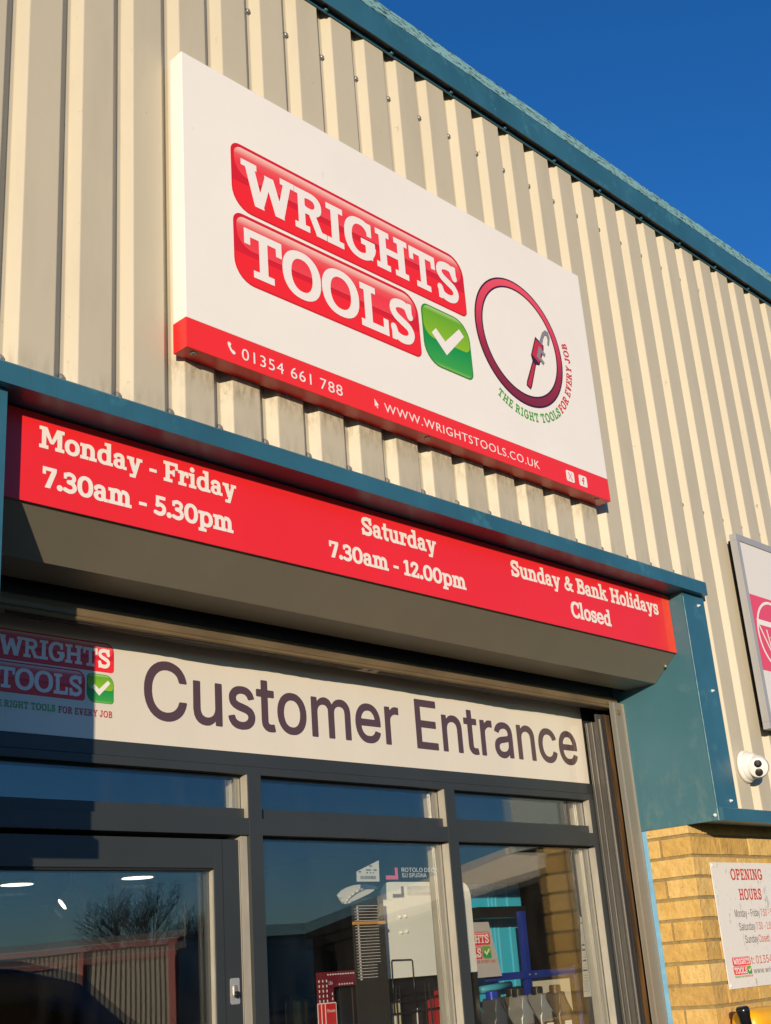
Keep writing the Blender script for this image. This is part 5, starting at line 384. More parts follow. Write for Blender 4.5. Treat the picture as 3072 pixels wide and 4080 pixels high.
# eaves trim: fixing strip, dark soffit, fascia, mossy sloping top
EX0, EX1 = -2.75, 7.6
MB().box(EX0, EX1, -.006, -.001, 4.934, 4.953).build('eaves_strip', TEAL, B)
MB().prism([(-.005,4.953),(-.031,4.953),(-.031,4.957),(-.001,4.957)], 0, EX0, EX1).build('eaves_soffit', DARKMET, B)
SEAMS = [-2.75, .7, 3.62, 7.6]
for a, z in zip(SEAMS[:-1], SEAMS[1:]):
    MB().prism([(-.034,4.946),(-.034,5.070),(-.030,5.074),(.02,5.074),(.02,4.958),(-.030,4.958),(-.030,4.946)], 0, a+.001, z-.001).build('eaves_fascia', TEAL, B)
mb = MB(); n = 240; bm = mb.b; last = None
for i in range(n+1):                                   # slightly ragged top edge
    x = EX0 + (EX1-EX0)*i/n; d = random.uniform(-.002, .002)
    ring = [bm.verts.new((x, -.0345, 5.0715)), bm.verts.new((x, .031, 5.217+d)), bm.verts.new((x, .06, 5.212+d)), bm.verts.new((x, .06, 5.0745)), bm.verts.new((x, -.03, 5.0745))]
    if last:
        for j in range(5): bm.faces.new((last[j], last[(j+1)%5], ring[(j+1)%5], ring[j]))
    last = ring
mb.build('eaves_top', MOSSY, B)
# head flashing over the door
MB().prism([(-.035,HEAD),(-.035,3.103),(-.031,3.108),(0,3.118),(.03,3.118),(.03,3.112),(-.030,3.100),(-.030,HEAD+.004),(.066,HEAD+.004),(.066,HEAD)], 0, -.705, 2.702).build('head_flashing', TEAL, B)
# jamb flashings: flat casing on the ribs and a reveal running in
mb = MB(); mb.box(OPX1-.002, 2.714, -.0045, -.001, CILL+.046, HEAD-.001); mb.build('jamb_casing', TEAL, B)
mb = MB(); mb.box(OPX1, OPX1+.004, -.0043, .40, CILL, HEAD-.001); mb.build('jamb_reveal', TEAL2, B)
mb = MB(); mb.box(-.715, OPX0+.002, -.0045, -.001, CILL+.046, HEAD-.001); mb.build('jamb_casing', TEAL, B)
mb = MB(); mb.box(OPX0-.004, OPX0, -.0043, .40, CILL, HEAD-.001); mb.build('jamb_reveal', TEAL2, B)
MB().box(OPX1-.0015, OPX1-.0005, -.0062, -.0035, CILL, HEAD-.02).build('jamb_edge_strip', mat('edge_pale_teal', (.35,.55,.55), .5, noise=.5, nscale=40), B)  # pale mottled strip along the outer edge of the right jamb
# cill flashings over the brick
for x0, x1 in ((OPX1+.006, 7.5), (-2.7, OPX0-.006)):
    MB().prism([(-.025,CILL-.004),(-.025,2.163),(-.021,2.166),(.025,2.172),(.025,2.168),(-.021,2.160),(-.021,CILL),(.141,CILL+.012),(.141,CILL+.008)], 0, x0, x1).build('cill_flashing', TEAL, B)
MB().box(OPX1+.0043, OPX1+.0058, -.0245, .020, CILL-.003, 2.1655).build('cill_end', TEAL, B)
# screws
def screw(p, d=(0,-1,0), r=.0085, parent=B, m=STEELW):
    MB().lathe([(r*1.5,0),(r*1.5,.002),(r,.0025),(r,.007),(r*.8,.0095),(r*.3,.011)], p, d, 10).build('screw', m, parent, smooth=False)
for k in range(-2, 26): screw((k*PITCH_+.139, DEP, 4.749))
for k in range(-1, 18): screw((k*PITCH_*2-.03, -.006, 4.944), r=.009, m=TEAL)
for k in range(-4, 15):
    if k*PITCH_ < 2.6: screw((k*PITCH_+.139, DEP, 3.1435))
for k in range(15, 23): screw((k*PITCH_+.139, DEP, 3.482))
RIV = mat('white_rivet', (.75,.74,.72), .4)
for z in (3.0037, 2.6406, 2.1969): screw((2.66, -.0045, z), r=.0042, m=RIV)
screw((OPX1, .009, 2.139), (-1,0,0), .0045, m=RIV)
# brick piers, every brick modelled
def brick_pier(side):
    mb = MB(); bm = mb.b; lay = bm.faces.layers.float.new('tint')
    crs, L, J = .0793, .2245, .0115
    Yf = .142; xr = OPX1+.006 if side > 0 else OPX0-.006
    def br(x0, x1, y0, y1, z0, z1):
        n0 = len(bm.faces); j = lambda: random.uniform(-.0016, .0016)
        jj = [j() for _ in range(4)]
        mb.box(x0+jj[0], x1+jj[1], y0+jj[2], y1, z0+j()*.8, z1+j()*.8, .0028)
        t = random.random(); bm.faces.ensure_lookup_table()
        for f_ in bm.faces[n0:]: f_[lay] = t
    c = 0
    while True:
        z1 = CILL + .036 - c*crs; z0 = z1-crs+J
        if z1 < .05: break
        far = 4.6 if side > 0 else -1.6
        S = 1 if side > 0 else -1
        def X(a, b): return (xr+S*a, xr+S*b) if S > 0 else (xr+S*b, xr+S*a)
        if c % 2 == 0:                                  # stretcher along the reveal, header on the face
            x0, x1 = X(0, .1075); br(x0, x1, Yf, Yf+.22, z0, z1); a = .1075+J
        else:                                           # header on the reveal, stretcher on the face
            x0, x1 = X(0, .2245); br(x0, x1, Yf, Yf+.132, z0, z1)
            x0, x1 = X(0, .1); br(x0, x1, Yf+.132+J, Yf+.22, z0, z1); a = .2245+J
        while a < abs(far-xr):
            x0, x1 = X(a, a+L); br(x0, x1, Yf, Yf+.10, z0, z1); a += L+J
        c += 1
    mb.build('brick_pier', BRICK, B)
    a, b = (xr+.006, 4.6) if side > 0 else (-1.6, xr-.006)
    mm = MB(); mm.box(a, b, Yf+.0065, Yf+.215, 0, CILL+.004); mm.build('mortar', MORTAR, B)
brick_pier(1); brick_pier(-1)

# ------------------------------------------------------------------ roller shutter in the head of the opening
S_ = thing('roller_shutter', (1, .2, 2.6), 'grey roller shutter box across the door head with brown bottom bar', 'shutter')
fy, cz0, uy, uz = .068, 2.803, .185, 2.698
MB().prism([(fy,HEAD-.006),(fy,cz0),(uy,uz),(.33,uz),(.33,uz+.012),(uy+.006,uz+.012),(fy+.012,cz0+.006),(fy+.012,HEAD-.006)], 0, OPX0+.002, OPX1-.002).build('shutter_box', BOXGREY, S_)
MB().prism([(fy,HEAD-.006),(fy,cz0),(uy,uz),(.36,uz),(.36,HEAD-.006)], 0, OPX1-.0025, OPX1-.0008).build('end_plate', DARKMET, S_)
MB().prism([(fy,HEAD-.006),(fy,cz0),(uy,uz),(.36,uz),(.36,HEAD-.006)], 0, OPX0+.0008, OPX0+.0025).build('end_plate', DARKMET, S_)
mb = MB(); mb.tube((OPX0+.04,.30,2.86),(OPX1-.04,.30,2.86),.105,.105,24); mb.box(OPX0+.03, OPX1-.03, .383, .393, 2.66, 2.86); mb.build('shutter_curtain', DARKMET, S_)
bp = [(.374,2.672),(.367,2.667),(.365,2.650),(.366,2.637),(.369,2.634),(.361,2.631),(.360,2.624),(.366,2.620),(.404,2.619),(.408,2.624),(.408,2.664),(.402,2.668)]
MB().prism(bp, 0, OPX0+.03, 2.522, .0015).build('bottom_bar', BAR, S_)
mb = MB(); bm = mb.b; last = None
for i in range(121):
    x = OPX0+.04 + (2.51-OPX0-.04)*i/120; d = .0016*math.sin(i*.33)+.0013*math.sin(i*.11+1)+random.uniform(-.001,.001)
    q = [bm.verts.new(p) for p in ((x,.370,2.6205),(x,.372,2.617+d),(x,.400,2.617+d),(x,.402,2.6205))]
    if last:
        for j in range(4): bm.faces.new((last[j], last[(j+1)%4], q[(j+1)%4], q[j]))
    last = q
mb.build('rubber_seal', RUBBER, S_)
MB().lathe([(.007,0),(.007,.004),(.004,.009),(.002,.010)], (2.528,.118,2.757), (0,-.67,-.74), 12).build('screw', STEELW, S_)
MB().lathe([(.012,0),(.012,.012),(.006,.015)], (2.505,.366,2.606), (0,-1,0), 14).build('end_stop', BAR, S_)
for sgn in (1, -1):
    c = (OPX0+OPX1)/2; m_ = lambda x: x if sgn > 0 else 2*c-x
    def gb(name, x0, x1, y0, y1, mm, z1=2.647, z0=0, bev=.001):
        return MB().box(m_(x0), m_(x1), y0, y1, z0, z1, bev).build(name, mm, S_)
    gb('guide_rail', 2.447, OPX1-.001, .357, .361, GUIDE)
    gb('guide_rib', 2.474, 2.479, .3535, .357, ALU)
    gb('guide_rib', 2.541, 2.5462, .352, .357, ALU)
    gb('guide_web', 2.536, 2.5462, .361, .42, GUIDE)
    gb('guide_channel', 2.447, 2.4985, .396, .400, RUST, 2.60)
    gb('guide_channel', 2.4985, 2.536, .400, .404, GASKET, 2.60)
    gb('guide_rail', 2.408, 2.536, .4045, .414, GDARK, 2.60)
    gb('guide_lip', 2.440, 2.446, .390, .4045, DARKMET, 2.60)
    gb('guide_rib', 2.424, 2.429, .400, .4045, ALU, 2.58)
    gb('guide_trim', 2.412, 2.428, .414, .432, GDARK, 2.57)
    gb('guide_trim', 2.406, 2.436, .432, .452, GDARK, 2.57)
    gb('guide_rib', 2.404, 2.407, .428, .431, ALU, 2.57)
    gb('guide_rib', 2.398, 2.401, .449, .4515, ALU, 2.57)
    gb('guide_trim', 2.402, 2.41, .452, .4635, GDARK, 2.57)
    gb('blue_film', 2.5440, 2.5535, .334, .3515, mat('light_blue_film', (.20,.45,.66), .4, noise=.2, nscale=30), CILL-.002)

# ------------------------------------------------------------------ red opening-times fascia on the shutter box
F_ = thing('opening_times_fascia', (1, .066, 2.92), 'long red fascia with cream opening times under the teal head flashing', 'sign')
MB().box(OPX0+.003, 2.487, .0625, .0672, cz0-.003, HEAD-.004).build('red_panel', RED2, F_)
MB().box(2.487, OPX1-.003, .0630, .0674, cz0-.003, HEAD-.004).build('end_strip', RED3, F_)['label'] = 'faded orange-red strip at the right end'
fyL = .0618
lettering(F_, 'slab_bold', 'Monday - Friday', -.4135, .2235, 2.9535, .0590, fyL, CREAMV, .035, .36)
lettering(F_, 'slab_bold', '7.30am - 5.30pm', -.4014, .2090, 2.8485, .0600, fyL, CREAMV, .035, .36)
lettering(F_, 'slab_bold', 'Saturday', .7313, 1.0844, 2.9525, .0600, fyL, CREAMV, .035, .36)
lettering(F_, 'slab_bold', '7.30am - 12.00pm', .5838, 1.2221, 2.8500, .0570, fyL, CREAMV, .035, .36)
lettering(F_, 'slab_bold', 'Sunday & Bank Holidays', 1.4832, 2.4485, 2.9480, .0600, fyL, CREAMV, .035, .36)
lettering(F_, 'slab_bold', 'Closed', 1.8247, 2.0858, 2.8465, .0620, fyL, CREAMV, .035, .36)

# ------------------------------------------------------------------ the shop logo, reused on several signs
def logo(parent, y, fx, fz, full=True, st=1.0, label=None):
    """red plates WRIGHTS / TOOLS and the green tick; fx, fz map the main sign's coordinates"""
    s = fx(1) - fx(0); P = lambda L: [(fx(p[0]), fz(p[1])) for p in L]
    zr = lambda a: fz(a)
    e = -.0005*st
    brd = mat('plate_red_edge', (.66,.014,.022), .35)
    low = mat('plate_red', (.86,.022,.024), .32)
    grn_e = mat('tick_green_edge', (.04,.24,.03), .35)
    objs = []
    for (x0, x1, z0, z1, zm) in ((.1394,1.2265,3.845,4.087,3.968), (.1401,.9545,3.5925,3.833,3.712)):
        objs.append(MB().flat([P(rrect(x0,x1,z0,z1,.035,.075,.028,.075))], y).fbuild('logo_plate', brd, parent))
        MB().flat([P(rrect(x0+.004,x1-.004,z0+.004,z0+.1,.001,.001,.024,.07))], y+e).fbuild('logo_plate_lower', low, parent)
        gl = ramp_mat('plate_gloss', [(0,(.86,.060,.075)),(.45,(.84,.045,.058)),(.72,(.82,.10,.10)),(1,(.88,.58,.52))], 2, zr(zm), zr(z1-.012))
        MB().flat([P(rrect(x0+.012,x1-.012,zm,z1-.012,.03,.062,.06,.06))], y+2*e).fbuild('logo_plate_gloss', gl, parent)
    letters = [('W',.1769,.3972,3.882,.154),('R',.3958,.5325,3.882,.153),('I',.5350,.6105,3.882,.153),('G',.6155,.7627,3.882,.153),('H',.7650,.9225,3.882,.153),('T',.9325,1.0665,3.880,.153),('S',1.0730,1.1870,3.878,.158),
               ('T',.1795,.3295,3.6255,.162),('O',.3305,.4925,3.6245,.164),('O',.4965,.6620,3.6245,.164),('L',.6690,.7970,3.6235,.162),('S',.8075,.9235,3.6230,.163)]
    def row(ls):
        mb = MB()
        for c, a, b, base, cap in ls:
            w, Ls = SLAB[c]; xs = [v for L in Ls for v in L[0::2]]; lo, hi = min(xs), max(xs)
            mb.flat([P([(a + (L[i]-lo)/(hi-lo)*(b-a), base + L[i+1]/1000*cap) for i in range(0, len(L), 2)]) for L in Ls], y+3*e)
        mb.fbuild('lettering', VINYL, parent)
    row(letters[:7]); row(letters[7:])
    gx0, gx1, gz0, gz1 = .9708, 1.2258, 3.589, 3.8235
    MB().flat([P(rrect(gx0,gx1,gz0,gz1,.035,.08,.03,.08))], y).fbuild('tick_plate', grn_e, parent)
    lo = ramp_mat('tick_lower', [(0,(.30,.55,.10)),(.16,(.05,.36,.06)),(1,(.008,.28,.06))], 2, zr(gz0), zr(3.70))
    MB().flat([P(rrect(gx0+.006,gx1-.006,gz0+.005,3.72,.01,.01,.026,.076))], y+e).fbuild('tick_plate_lower', lo, parent)
    hi = ramp_mat('tick_upper', [(0,(.26,.50,.01)),(.85,(.14,.40,.012)),(1,(.40,.62,.18))], 2, zr(3.70), zr(gz1-.006))
    MB().flat([P(rrect(gx0+.006,gx1-.006,3.695,gz1-.006,.032,.075,.03,.05))], y+2*e).fbuild('tick_plate_upper', hi, parent)
    MB().flat([P([(1.0154,3.7148),(1.0400,3.7395),(1.0845,3.7010),(1.1680,3.7790),(1.1920,3.7560),(1.0860,3.6480)])], y+3*e).fbuild('tick_mark', VINYL, parent)

# ------------------------------------------------------------------ main tray sign
T_ = thing('shop_sign', (1, -.04, 3.8), 'large white tray sign with red lower band fixed on the cream cladding', 'sign')
sx0, sx1, sz0, sz1, szs, sf, sb = -.0413, 2.0071, 3.3092, 4.3225, 3.4030, -.0622, -.002
MB().box(sx0, sx1, sf, sb, szs, sz1, .0022).build('white_tray', WHITE, T_)
MB().box(sx0-.0004, sx1+.0004, sf-.0006, sb, sz0, szs-.0003, .0022).build('red_band', RED, T_)
for x in (-.0033, .9667, 1.9401):
    MB().lathe([(.0095,0),(.0095,.003),(.006,.0055),(.0035,.0055),(.0025,.003)], (x, -.043, sz0), (0,0,-1), 14).build('screw', STEELW, T_)
yl = sf-.0012
logo(T_, yl, lambda x: x, lambda z: z)
for w_, a_, b_ in (('01354',.1560,.3160),('661',.3440,.4270),('788',.4640,.5581)): bfont_text(T_, w_, a_, b_, 3.3325, .0370, yl-.0008, VINYL, spacing=1.12)
bfont_text(T_, 'WWW.WRIGHTSTOOLS.CO.UK', .7440, 1.5583, 3.3345, .0330, yl-.0008, VINYL, spacing=1.12)
# handset and arrow pictograms
hs = [(.1055,3.3720),(.1090,3.3735),(.1165,3.3700),(.1170,3.3655),(.1140,3.3625),(.1165,3.3560),(.1215,3.3500),(.1255,3.3505),(.1320,3.3455),(.1320,3.3420),(.1275,3.3375),(.1215,3.3385),(.1130,3.3470),(.1065,3.3585),(.1040,3.3670)]
MB().flat([hs], yl-.0008).fbuild('phone_pictogram', VINYL, T_)
MB().flat([[(.7002,3.3680),(.7002,3.3400),(.7065,3.3455),(.7110,3.3360),(.7155,3.3380),(.7110,3.3475),(.7195,3.3480)]], yl-.0008).fbuild('arrow_pictogram', VINYL, T_)
MB().flat([rrect(1.7225,1.7735,3.3300,3.3745,.008,.008,.008,.008)], yl-.0008).fbuild('social_badge', VINYL, T_)
def X_(p): return (1.7338+p[0]*.0285, 3.3380+p[1]*.0290)
mb = MB(); yb = yl-.0014
for L in ([(.0,1),(.29,1),(1,0),(.71,0)], [(.0,0),(.10,0),(.48,.44),(.43,.50)], [(.52,.57),(.57,.51),(.96,1),(.86,1)]): mb.flat([[X_(p) for p in L]], yb)
mb.fbuild('badge_mark', RED, T_)
MB().flat([[X_(p) for p in ((.13,.93),(.25,.93),(.87,.07),(.75,.07))]], yb-.0004).fbuild('badge_mark', VINYL, T_)
MB().flat([rrect(1.8035,1.8560,3.3300,3.3750,.008,.008,.008,.008)], yl-.0008).fbuild('social_badge', VINYL, T_)
def F2(p): return (1.8190+p[0]*.022, 3.3380+p[1]*.0300)
MB().flat([[F2(p) for p in ((.36,0),(.62,0),(.62,.44),(.86,.44),(.90,.62),(.62,.62),(.62,.72),(.70,.80),(.92,.80),(.92,.98),(.60,.98),(.42,.90),(.36,.74),(.36,.62),(.14,.62),(.14,.44),(.36,.44))]], yb).fbuild('badge_mark', RED, T_)
# ring emblem with the slogan round its foot and the wrench it carries
cx, cz, Rr = 1.5331, 3.8500, .2645
MB().flat([circ(cx,cz,Rr,72), circ(cx+.004,cz+.004,.222,72)[::-1]], yl).fbuild('emblem_ring', mat('ring_outline', (.055,.012,.03), .35), T_)
rg = ramp_mat('ring_red', [(0,(.20,.02,.035)),(.35,(.33,.025,.045)),(.62,(.66,.05,.085)),(1,(.86,.09,.13))], 2, cz-Rr, cz+Rr)
MB().flat([circ(cx,cz,Rr-.007,72), circ(cx+.003,cz+.003,.2285,72)[::-1]], yl-.0005).fbuild('emblem_ring_face', rg, T_)
GREENL = mat('slogan_green', (.09,.36,.06), .4); REDL = mat('slogan_red', (.62,.045,.06), .4)
def arc(rad, a0):
    def f(u, v):
        a = a0 + u/rad; r = rad - v
        return (cx + r*math.cos(a), yl-.0005, cz + r*math.sin(a))
    return f
lettering(T_, 'slab', 'THE RIGHT TOOLS', 0, .3225*R(75.0), 0, .0355, 0, GREENL, .16, .42, arc(.3225, R(236.0)))
lettering(T_, 'slab', 'FOR EVERY JOB', 0, .3225*R(64.5), 0, .0355, 0, REDL, .16, .42, arc(.3225, R(312.8)))
# pipe wrench emblem
def Wp(u, v):   # u across, v along the handle (0 at the foot, 1 at the jaw)
    ax, az = 1.5520, 3.6660; bx, bz = 1.6860, 3.9560
    L = math.hypot(bx-ax, bz-az); dx, dz = (bx-ax)/L, (bz-az)/L
    return (ax + dx*v*L + dz*u, az + dz*v*L - dx*u)
wd = mat('wrench_outline', (.035,.015,.03), .4); wr = mat('wrench_red', (.55,.03,.05), .35); wg = mat('wrench_grey', (.24,.24,.27), .35)
body = [(-.013,0),(.013,0),(.016,.06),(.012,.42),(.030,.46),(.034,.74),(.028,.80),(-.026,.80),(-.026,.48),(-.011,.42),(-.016,.06)]
MB().flat([[Wp(*p) for p in body]], yl-.0005).fbuild('emblem_wrench', wd, T_)
inn = [(-.009,.02),(.009,.02),(.010,.07),(.007,.40),(-.006,.40),(-.010,.07)]
MB().flat([[Wp(*p) for p in inn]], yl-.001).fbuild('emblem_wrench_handle', wr, T_)
MB().flat([[Wp(*p) for p in ((-.021,.50),(.025,.48),(.029,.72),(.023,.77),(-.021,.77))]], yl-.001).fbuild('emblem_wrench_body', wr, T_)
jaw = [(.000,.78),(.004,.96),(.016,1.04),(.034,1.06),(.052,1.00),(.057,.88),(.046,.87),(.041,.95),(.032,.985),(.022,.97),(.018,.90),(.020,.78)]
MB().flat([[Wp(*p) for p in jaw]], yl-.0012).fbuild('emblem_wrench_jaw', wg, T_)
MB().flat([[Wp(*p) for p in ((.004,.54),(.050,.52),(.052,.57),(.022,.585),(.022,.66),(.046,.65),(.048,.70),(.004,.72))]], yl-.0015).fbuild('emblem_wrench_jaw', wg, T_)

# ------------------------------------------------------------------ framed sign on the cladding, right
P_ = thing('framed_sign', (3.6, -.03, 2.95), 'grey framed white sign with a pink band at the right edge of the wall', 'sign')
px0, px1, pz0, pz1 = 3.0, 4.3, 2.505, 3.383
pb, pf = -.028, -.060
MB().box(px0+.036, px1-.036, pb+.002, -.001, pz0+.02, pz1-.016).build('shade_backing', mat('gap_shade_brown', (.016,.011,.006), .9), P_)  # backing coloured near black for the shade in the gap behind the frame
FRG = mat('frame_silver', (.40,.40,.40), .4, metal=.15, noise=.05, nscale=6)
w = .031
mb = MB()
mb.box(px0, px1, pf, pb, pz1-w, pz1, .0015); mb.box(px0, px1, pf, pb, pz0, pz0+w, .0015); mb.box(px0, px0+w, pf, pb, pz0+w, pz1-w, .0015); mb.box(px1-w, px1, pf, pb, pz0+w, pz1-w, .0015)
mb.build('frame', FRG, P_)
MB().box(px0+w, px1-w, pf+.006, pb-.002, pz0+w, pz1-w).build('sign_sheet', mat('sheet_cream', (.76,.72,.66), .35), P_)
PINK = mat('pink_band', (.76,.075,.14), .4)
MB().box(px0+w, px1-w, pf+.0052, pf+.006, 2.764, 3.108).build('pink_band', PINK, P_)
ex, ez, er = 3.215, 2.937, .158
mb = MB(); ye = pf+.0046
mb.flat([circ(ex,ez,er,60), circ(ex,ez,er-.0125,60)[::-1]], ye)
mb.fbuild('emblem_ring', VINYL, P_)
mb = MB(); ye = pf+.0040
mb.flat([[(ex-er+.006,ez+.060),(ex+er-.006,ez+.060),(ex+er-.012,ez+.035),(ex-er+.012,ez+.035)]], ye)
mb.fbuild('emblem_bar', VINYL, P_)
mb = MB(); ye = pf+.0034
for L in ([(-.146,.034),(-.133,.034),(-.012,-.15),(-.024,-.152)], [(-.082,.020),(-.071,.018),(-.048,-.10),(-.057,-.103)], [(-.055,-.016),(-.044,-.008),(.0,-.06),(-.009,-.067)]):
    mb.flat([[(ex+p[0], ez+p[1]) for p in L]], ye); ye -= .0003
mb.fbuild('emblem_stroke', VINYL, P_)

# ------------------------------------------------------------------ CCTV turret camera
C_ = thing('security_camera', (2.84, -.003, 2.34), 'white turret security camera on the cladding beside the teal jamb', 'camera')
CW = mat('camera_white', (.80,.77,.72), .35)
c0 = (2.832, -.002, 2.342)
MB().lathe([(.066,0),(.0665,.006),(.064,.013),(.060,.016)], c0, (0,-1,0), 40).build('base_ring', CW, C_, True)
MB().lathe([(.060,.012),(.058,.022),(.0535,.034),(.050,.044),(.0465,.050)], c0, (0,-1,0), 40).build('housing', CW, C_, True)
look = Vector((-.80, -.53, -.24)).normalized()
ctr = Vector((2.838, -.052, 2.336))
MB().ball(ctr, .0455, u=36, v=22).build('eyeball', CW, C_, True)
MB().lathe([(.0405,.012),(.0415,.030),(.040,.041),(.036,.0445),(.0,.0452)], ctr, look, 40).build('face_plate', CW, C_, True)
MB().lathe([(.0455,-.002),(.0470,.002),(.0470,.012),(.0450,.016)], ctr, look, 40, False).build('collar', CW, C_, True)
uv = Vector((0,0,1)) - look*look.z; uv.normalize()
for k, (d, rr) in enumerate(((.0165,.0155),(-.0185,.0155))):
    MB().lathe([(rr,.0445),(rr,.0468),(rr*.8,.0474),(.001,.0476)], ctr+uv*d, look, 26).build('lens', BLACK, C_, True)
MB().lathe([(.006,.0478),(.005,.0485),(.001,.0487)], ctr+uv*.0165, look, 16).build('lens_iris', mat('lens_grey', (.07,.065,.06), .2), C_)

# ------------------------------------------------------------------ shopfront frame, glazing, entrance sign
FY = .465                       # face of the main members
Q_ = thing('shopfront_frame', (1, .5, 1.2), 'dark grey metal shopfront frame with glass panes under the entrance sign', 'window')
FX0, FX1 = -.40, 2.420
def panes(a, b, z0, z1, y, par):
    MB().box(a, b, y, y+.004, z0, z1).build('glass_pane', GLASS, par)
    f = lambda z: y+.0185+(z-1.85)*.0055               # the inner leaf of the double glazing leans a little
    MB().prism([(f(z0),z0),(f(z1),z1),(f(z1)+.004,z1),(f(z0)+.004,z0)], 0, a, b).build('inner_pane', GLASS, par)
def fb(name, x0, x1, y0, y1, z0, z1, m=FRAME, par=None, bev=.0012):
    return MB().box(x0, x1, y0, y1, z0, z1, bev).build(name, m, par or Q_)
FB = .575
fb('head_rail', FX0, FX1, FY+.006, FB, 2.256, 2.2805)
fb('band', FX0, FX1, FY+.013, FB, 2.2822, 2.3235)
MU = [(.571, .623), (1.483, 1.534)]
for a, b in MU: fb('mullion', a, b, FY, FB, .02, 2.2558)
fb('end_post', 2.373, FX1, FY+.002, FB, .02, 2.2558); fb('end_post', FX0, FX0+.05, FY+.002, FB, .02, 2.2558)
bays = [(FX0+.05, .571), (.623, 1.483), (1.534, 2.373)]
for i, (a, b) in enumerate(bays):
    fb('transom', a, b, FY+.001, FB, 2.0735, 2.1235)
    fb('glazing_bead', a, b, FY+.020, FB-.03, 2.1243, 2.1545)
    # upper light
    GY = .500
    panes(a, b, 2.1546, 2.2556, GY, Q_)
    fb('gasket', a, b, GY-.004, GY+.008, 2.2500, 2.2557, GASKET, bev=0)
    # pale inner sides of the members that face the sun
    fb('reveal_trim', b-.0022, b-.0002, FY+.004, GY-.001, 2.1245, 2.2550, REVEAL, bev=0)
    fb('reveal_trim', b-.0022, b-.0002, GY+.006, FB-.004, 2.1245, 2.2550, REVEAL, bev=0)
    fb('spacer_bar', b-.016, b-.0025, GY+.010, GY+.016, 2.158, 2.2550, ALU, bev=0)
    if i:
        panes(a, b, .2505, 2.0730, GY, Q_)
        fb('gasket', a, b, GY-.004, GY+.008, 2.0665, 2.0733, GASKET, bev=0)
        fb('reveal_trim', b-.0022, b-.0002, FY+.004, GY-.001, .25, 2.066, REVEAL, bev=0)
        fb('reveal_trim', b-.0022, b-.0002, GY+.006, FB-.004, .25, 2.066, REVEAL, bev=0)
        fb('spacer_bar', b-.016, b-.0025, GY+.010, GY+.016, .26, 2.066, ALU, bev=0)
        fb('sill_rail', a, b, FY+.002, FB, .02, .25)
# door leaf in the left bay
D_ = thing('entrance_door', (.1, .5, .02), 'dark grey framed glass entrance door with silver lock plate', 'door')
DY = .482
fb('top_rail', FX0+.055, .4455, DY, DY+.055, 1.978, 2.0610, FRAME, D_)
fb('lock_stile', .4460, .5395, DY, DY+.055, .03, 2.0610, FRAME, D_)
fb('hinge_stile', FX0+.055, FX0+.15, DY, DY+.055, .03, 1.9775, FRAME, D_)
fb('bottom_rail', FX0+.15, .4455, DY, DY+.055, .03, .25, FRAME, D_)
fb('stile_groove', .4755, .4775, DY-.0008, DY, .05, 2.058, GASKET, D_, 0)
fb('stile_edge', .5397, .5415, DY-.002, DY+.05, .05, 2.058, REVEAL, D_, 0)
fb('brush_seal', .5418, .5445, DY+.004, DY+.03, .05, 2.058, GASKET, D_, 0)
fb('glazing_bead', .4415, .4457, DY+.004, DY+.02, .25, 1.972, REVEAL, D_, 0)
fb('gasket', FX0+.15, .4415, DY+.006, DY+.024, 1.9715, 1.9777, GASKET, D_, 0)
panes(FX0+.1505, .4413, .2505, 1.9712, DY+.018, D_)
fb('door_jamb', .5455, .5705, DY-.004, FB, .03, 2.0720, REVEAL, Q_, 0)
lp = MB().prism(rrect(.494,.5275,1.6010,1.6715,.005,.005,.005,.005), 1, DY-.0022, DY-.0002).build('lock_plate', mat('satin_steel', (.62,.60,.57), .32, metal=.6), D_)
MB().prism(rrect(.5045,.5165,1.6200,1.6530,.0059,.0059,.0059,.0059), 1, DY-.0055, DY-.0022).build('keyhole_cylinder', ALU, lp)
MB().lathe([(.0095,0),(.0095,.006),(.006,.008)], (.512, DY-.0055, 1.6265), (0,-1,0), 18).build('key_barrel', BLACK, lp)
# entrance sign panel
E_ = thing('entrance_sign', (1, .48, 2.5), 'cream customer entrance sign panel above the dark shopfront windows', 'sign')
MB().box(FX0-.02, 2.408, .480, .489, 2.3245, 2.735).build('sign_panel', PANEL, E_)
lettering(E_, 'sans_bold', 'Customer', .1978, 1.2851, 2.4010, .1710, .4792, PLUM, .085)
lettering(E_, 'sans_bold', 'Entrance', 1.3714, 2.3489, 2.3985, .1730, .4792, PLUM, .085)
logo(E_, .4795, lambda x: .094+(x-1.2265)*.352, lambda z: 2.519+(z-3.845)*.355, st=.5)
lettering(E_, 'slab', 'THE RIGHT TOOLS', -.302, -.0960, 2.3895, .0190, .4792, GREENL, .12, .4)
lettering(E_, 'slab', 'FOR EVERY JOB', -.0860, .0888, 2.3885, .0190, .4792, mat('slogan_red_brown', (.52,.05,.05), .4), .12, .4)

# ------------------------------------------------------------------ opening hours plate on the brick
H_ = thing('opening_hours_plate', (2.93, .138, 1.74), 'weathered white opening hours plate screwed to the buff brick', 'sign')
PLW = mat('plate_white', (.76,.73,.68), .35); speckle(PLW, (.50,.47,.44), 16, .60, .63, (1,1,.6))
speckle(PLW, (.55,.52,.48), 60, .60, .68, (1,1,.4))
MB().box(2.673, 3.30, .1365, .1405, 1.500, 1.9762, .001).build('plate', PLW, H_)
hy = .1358
LR = mat('plate_red_ink', (.55,.07,.05), .5); LG = mat('plate_grey_ink', (.10,.095,.10), .5)
lettering(H_, 'slab', 'OPENING', 2.8187, 3.0804, 1.9075, .0440, hy, LR, .10)
lettering(H_, 'slab', 'HOURS', 2.8630, 3.0465, 1.8290, .0440, hy, LR, .10)
lettering(H_, 'sans', 'Monday - Friday', 2.803, 3.005, 1.7640, .0290, hy, LG)
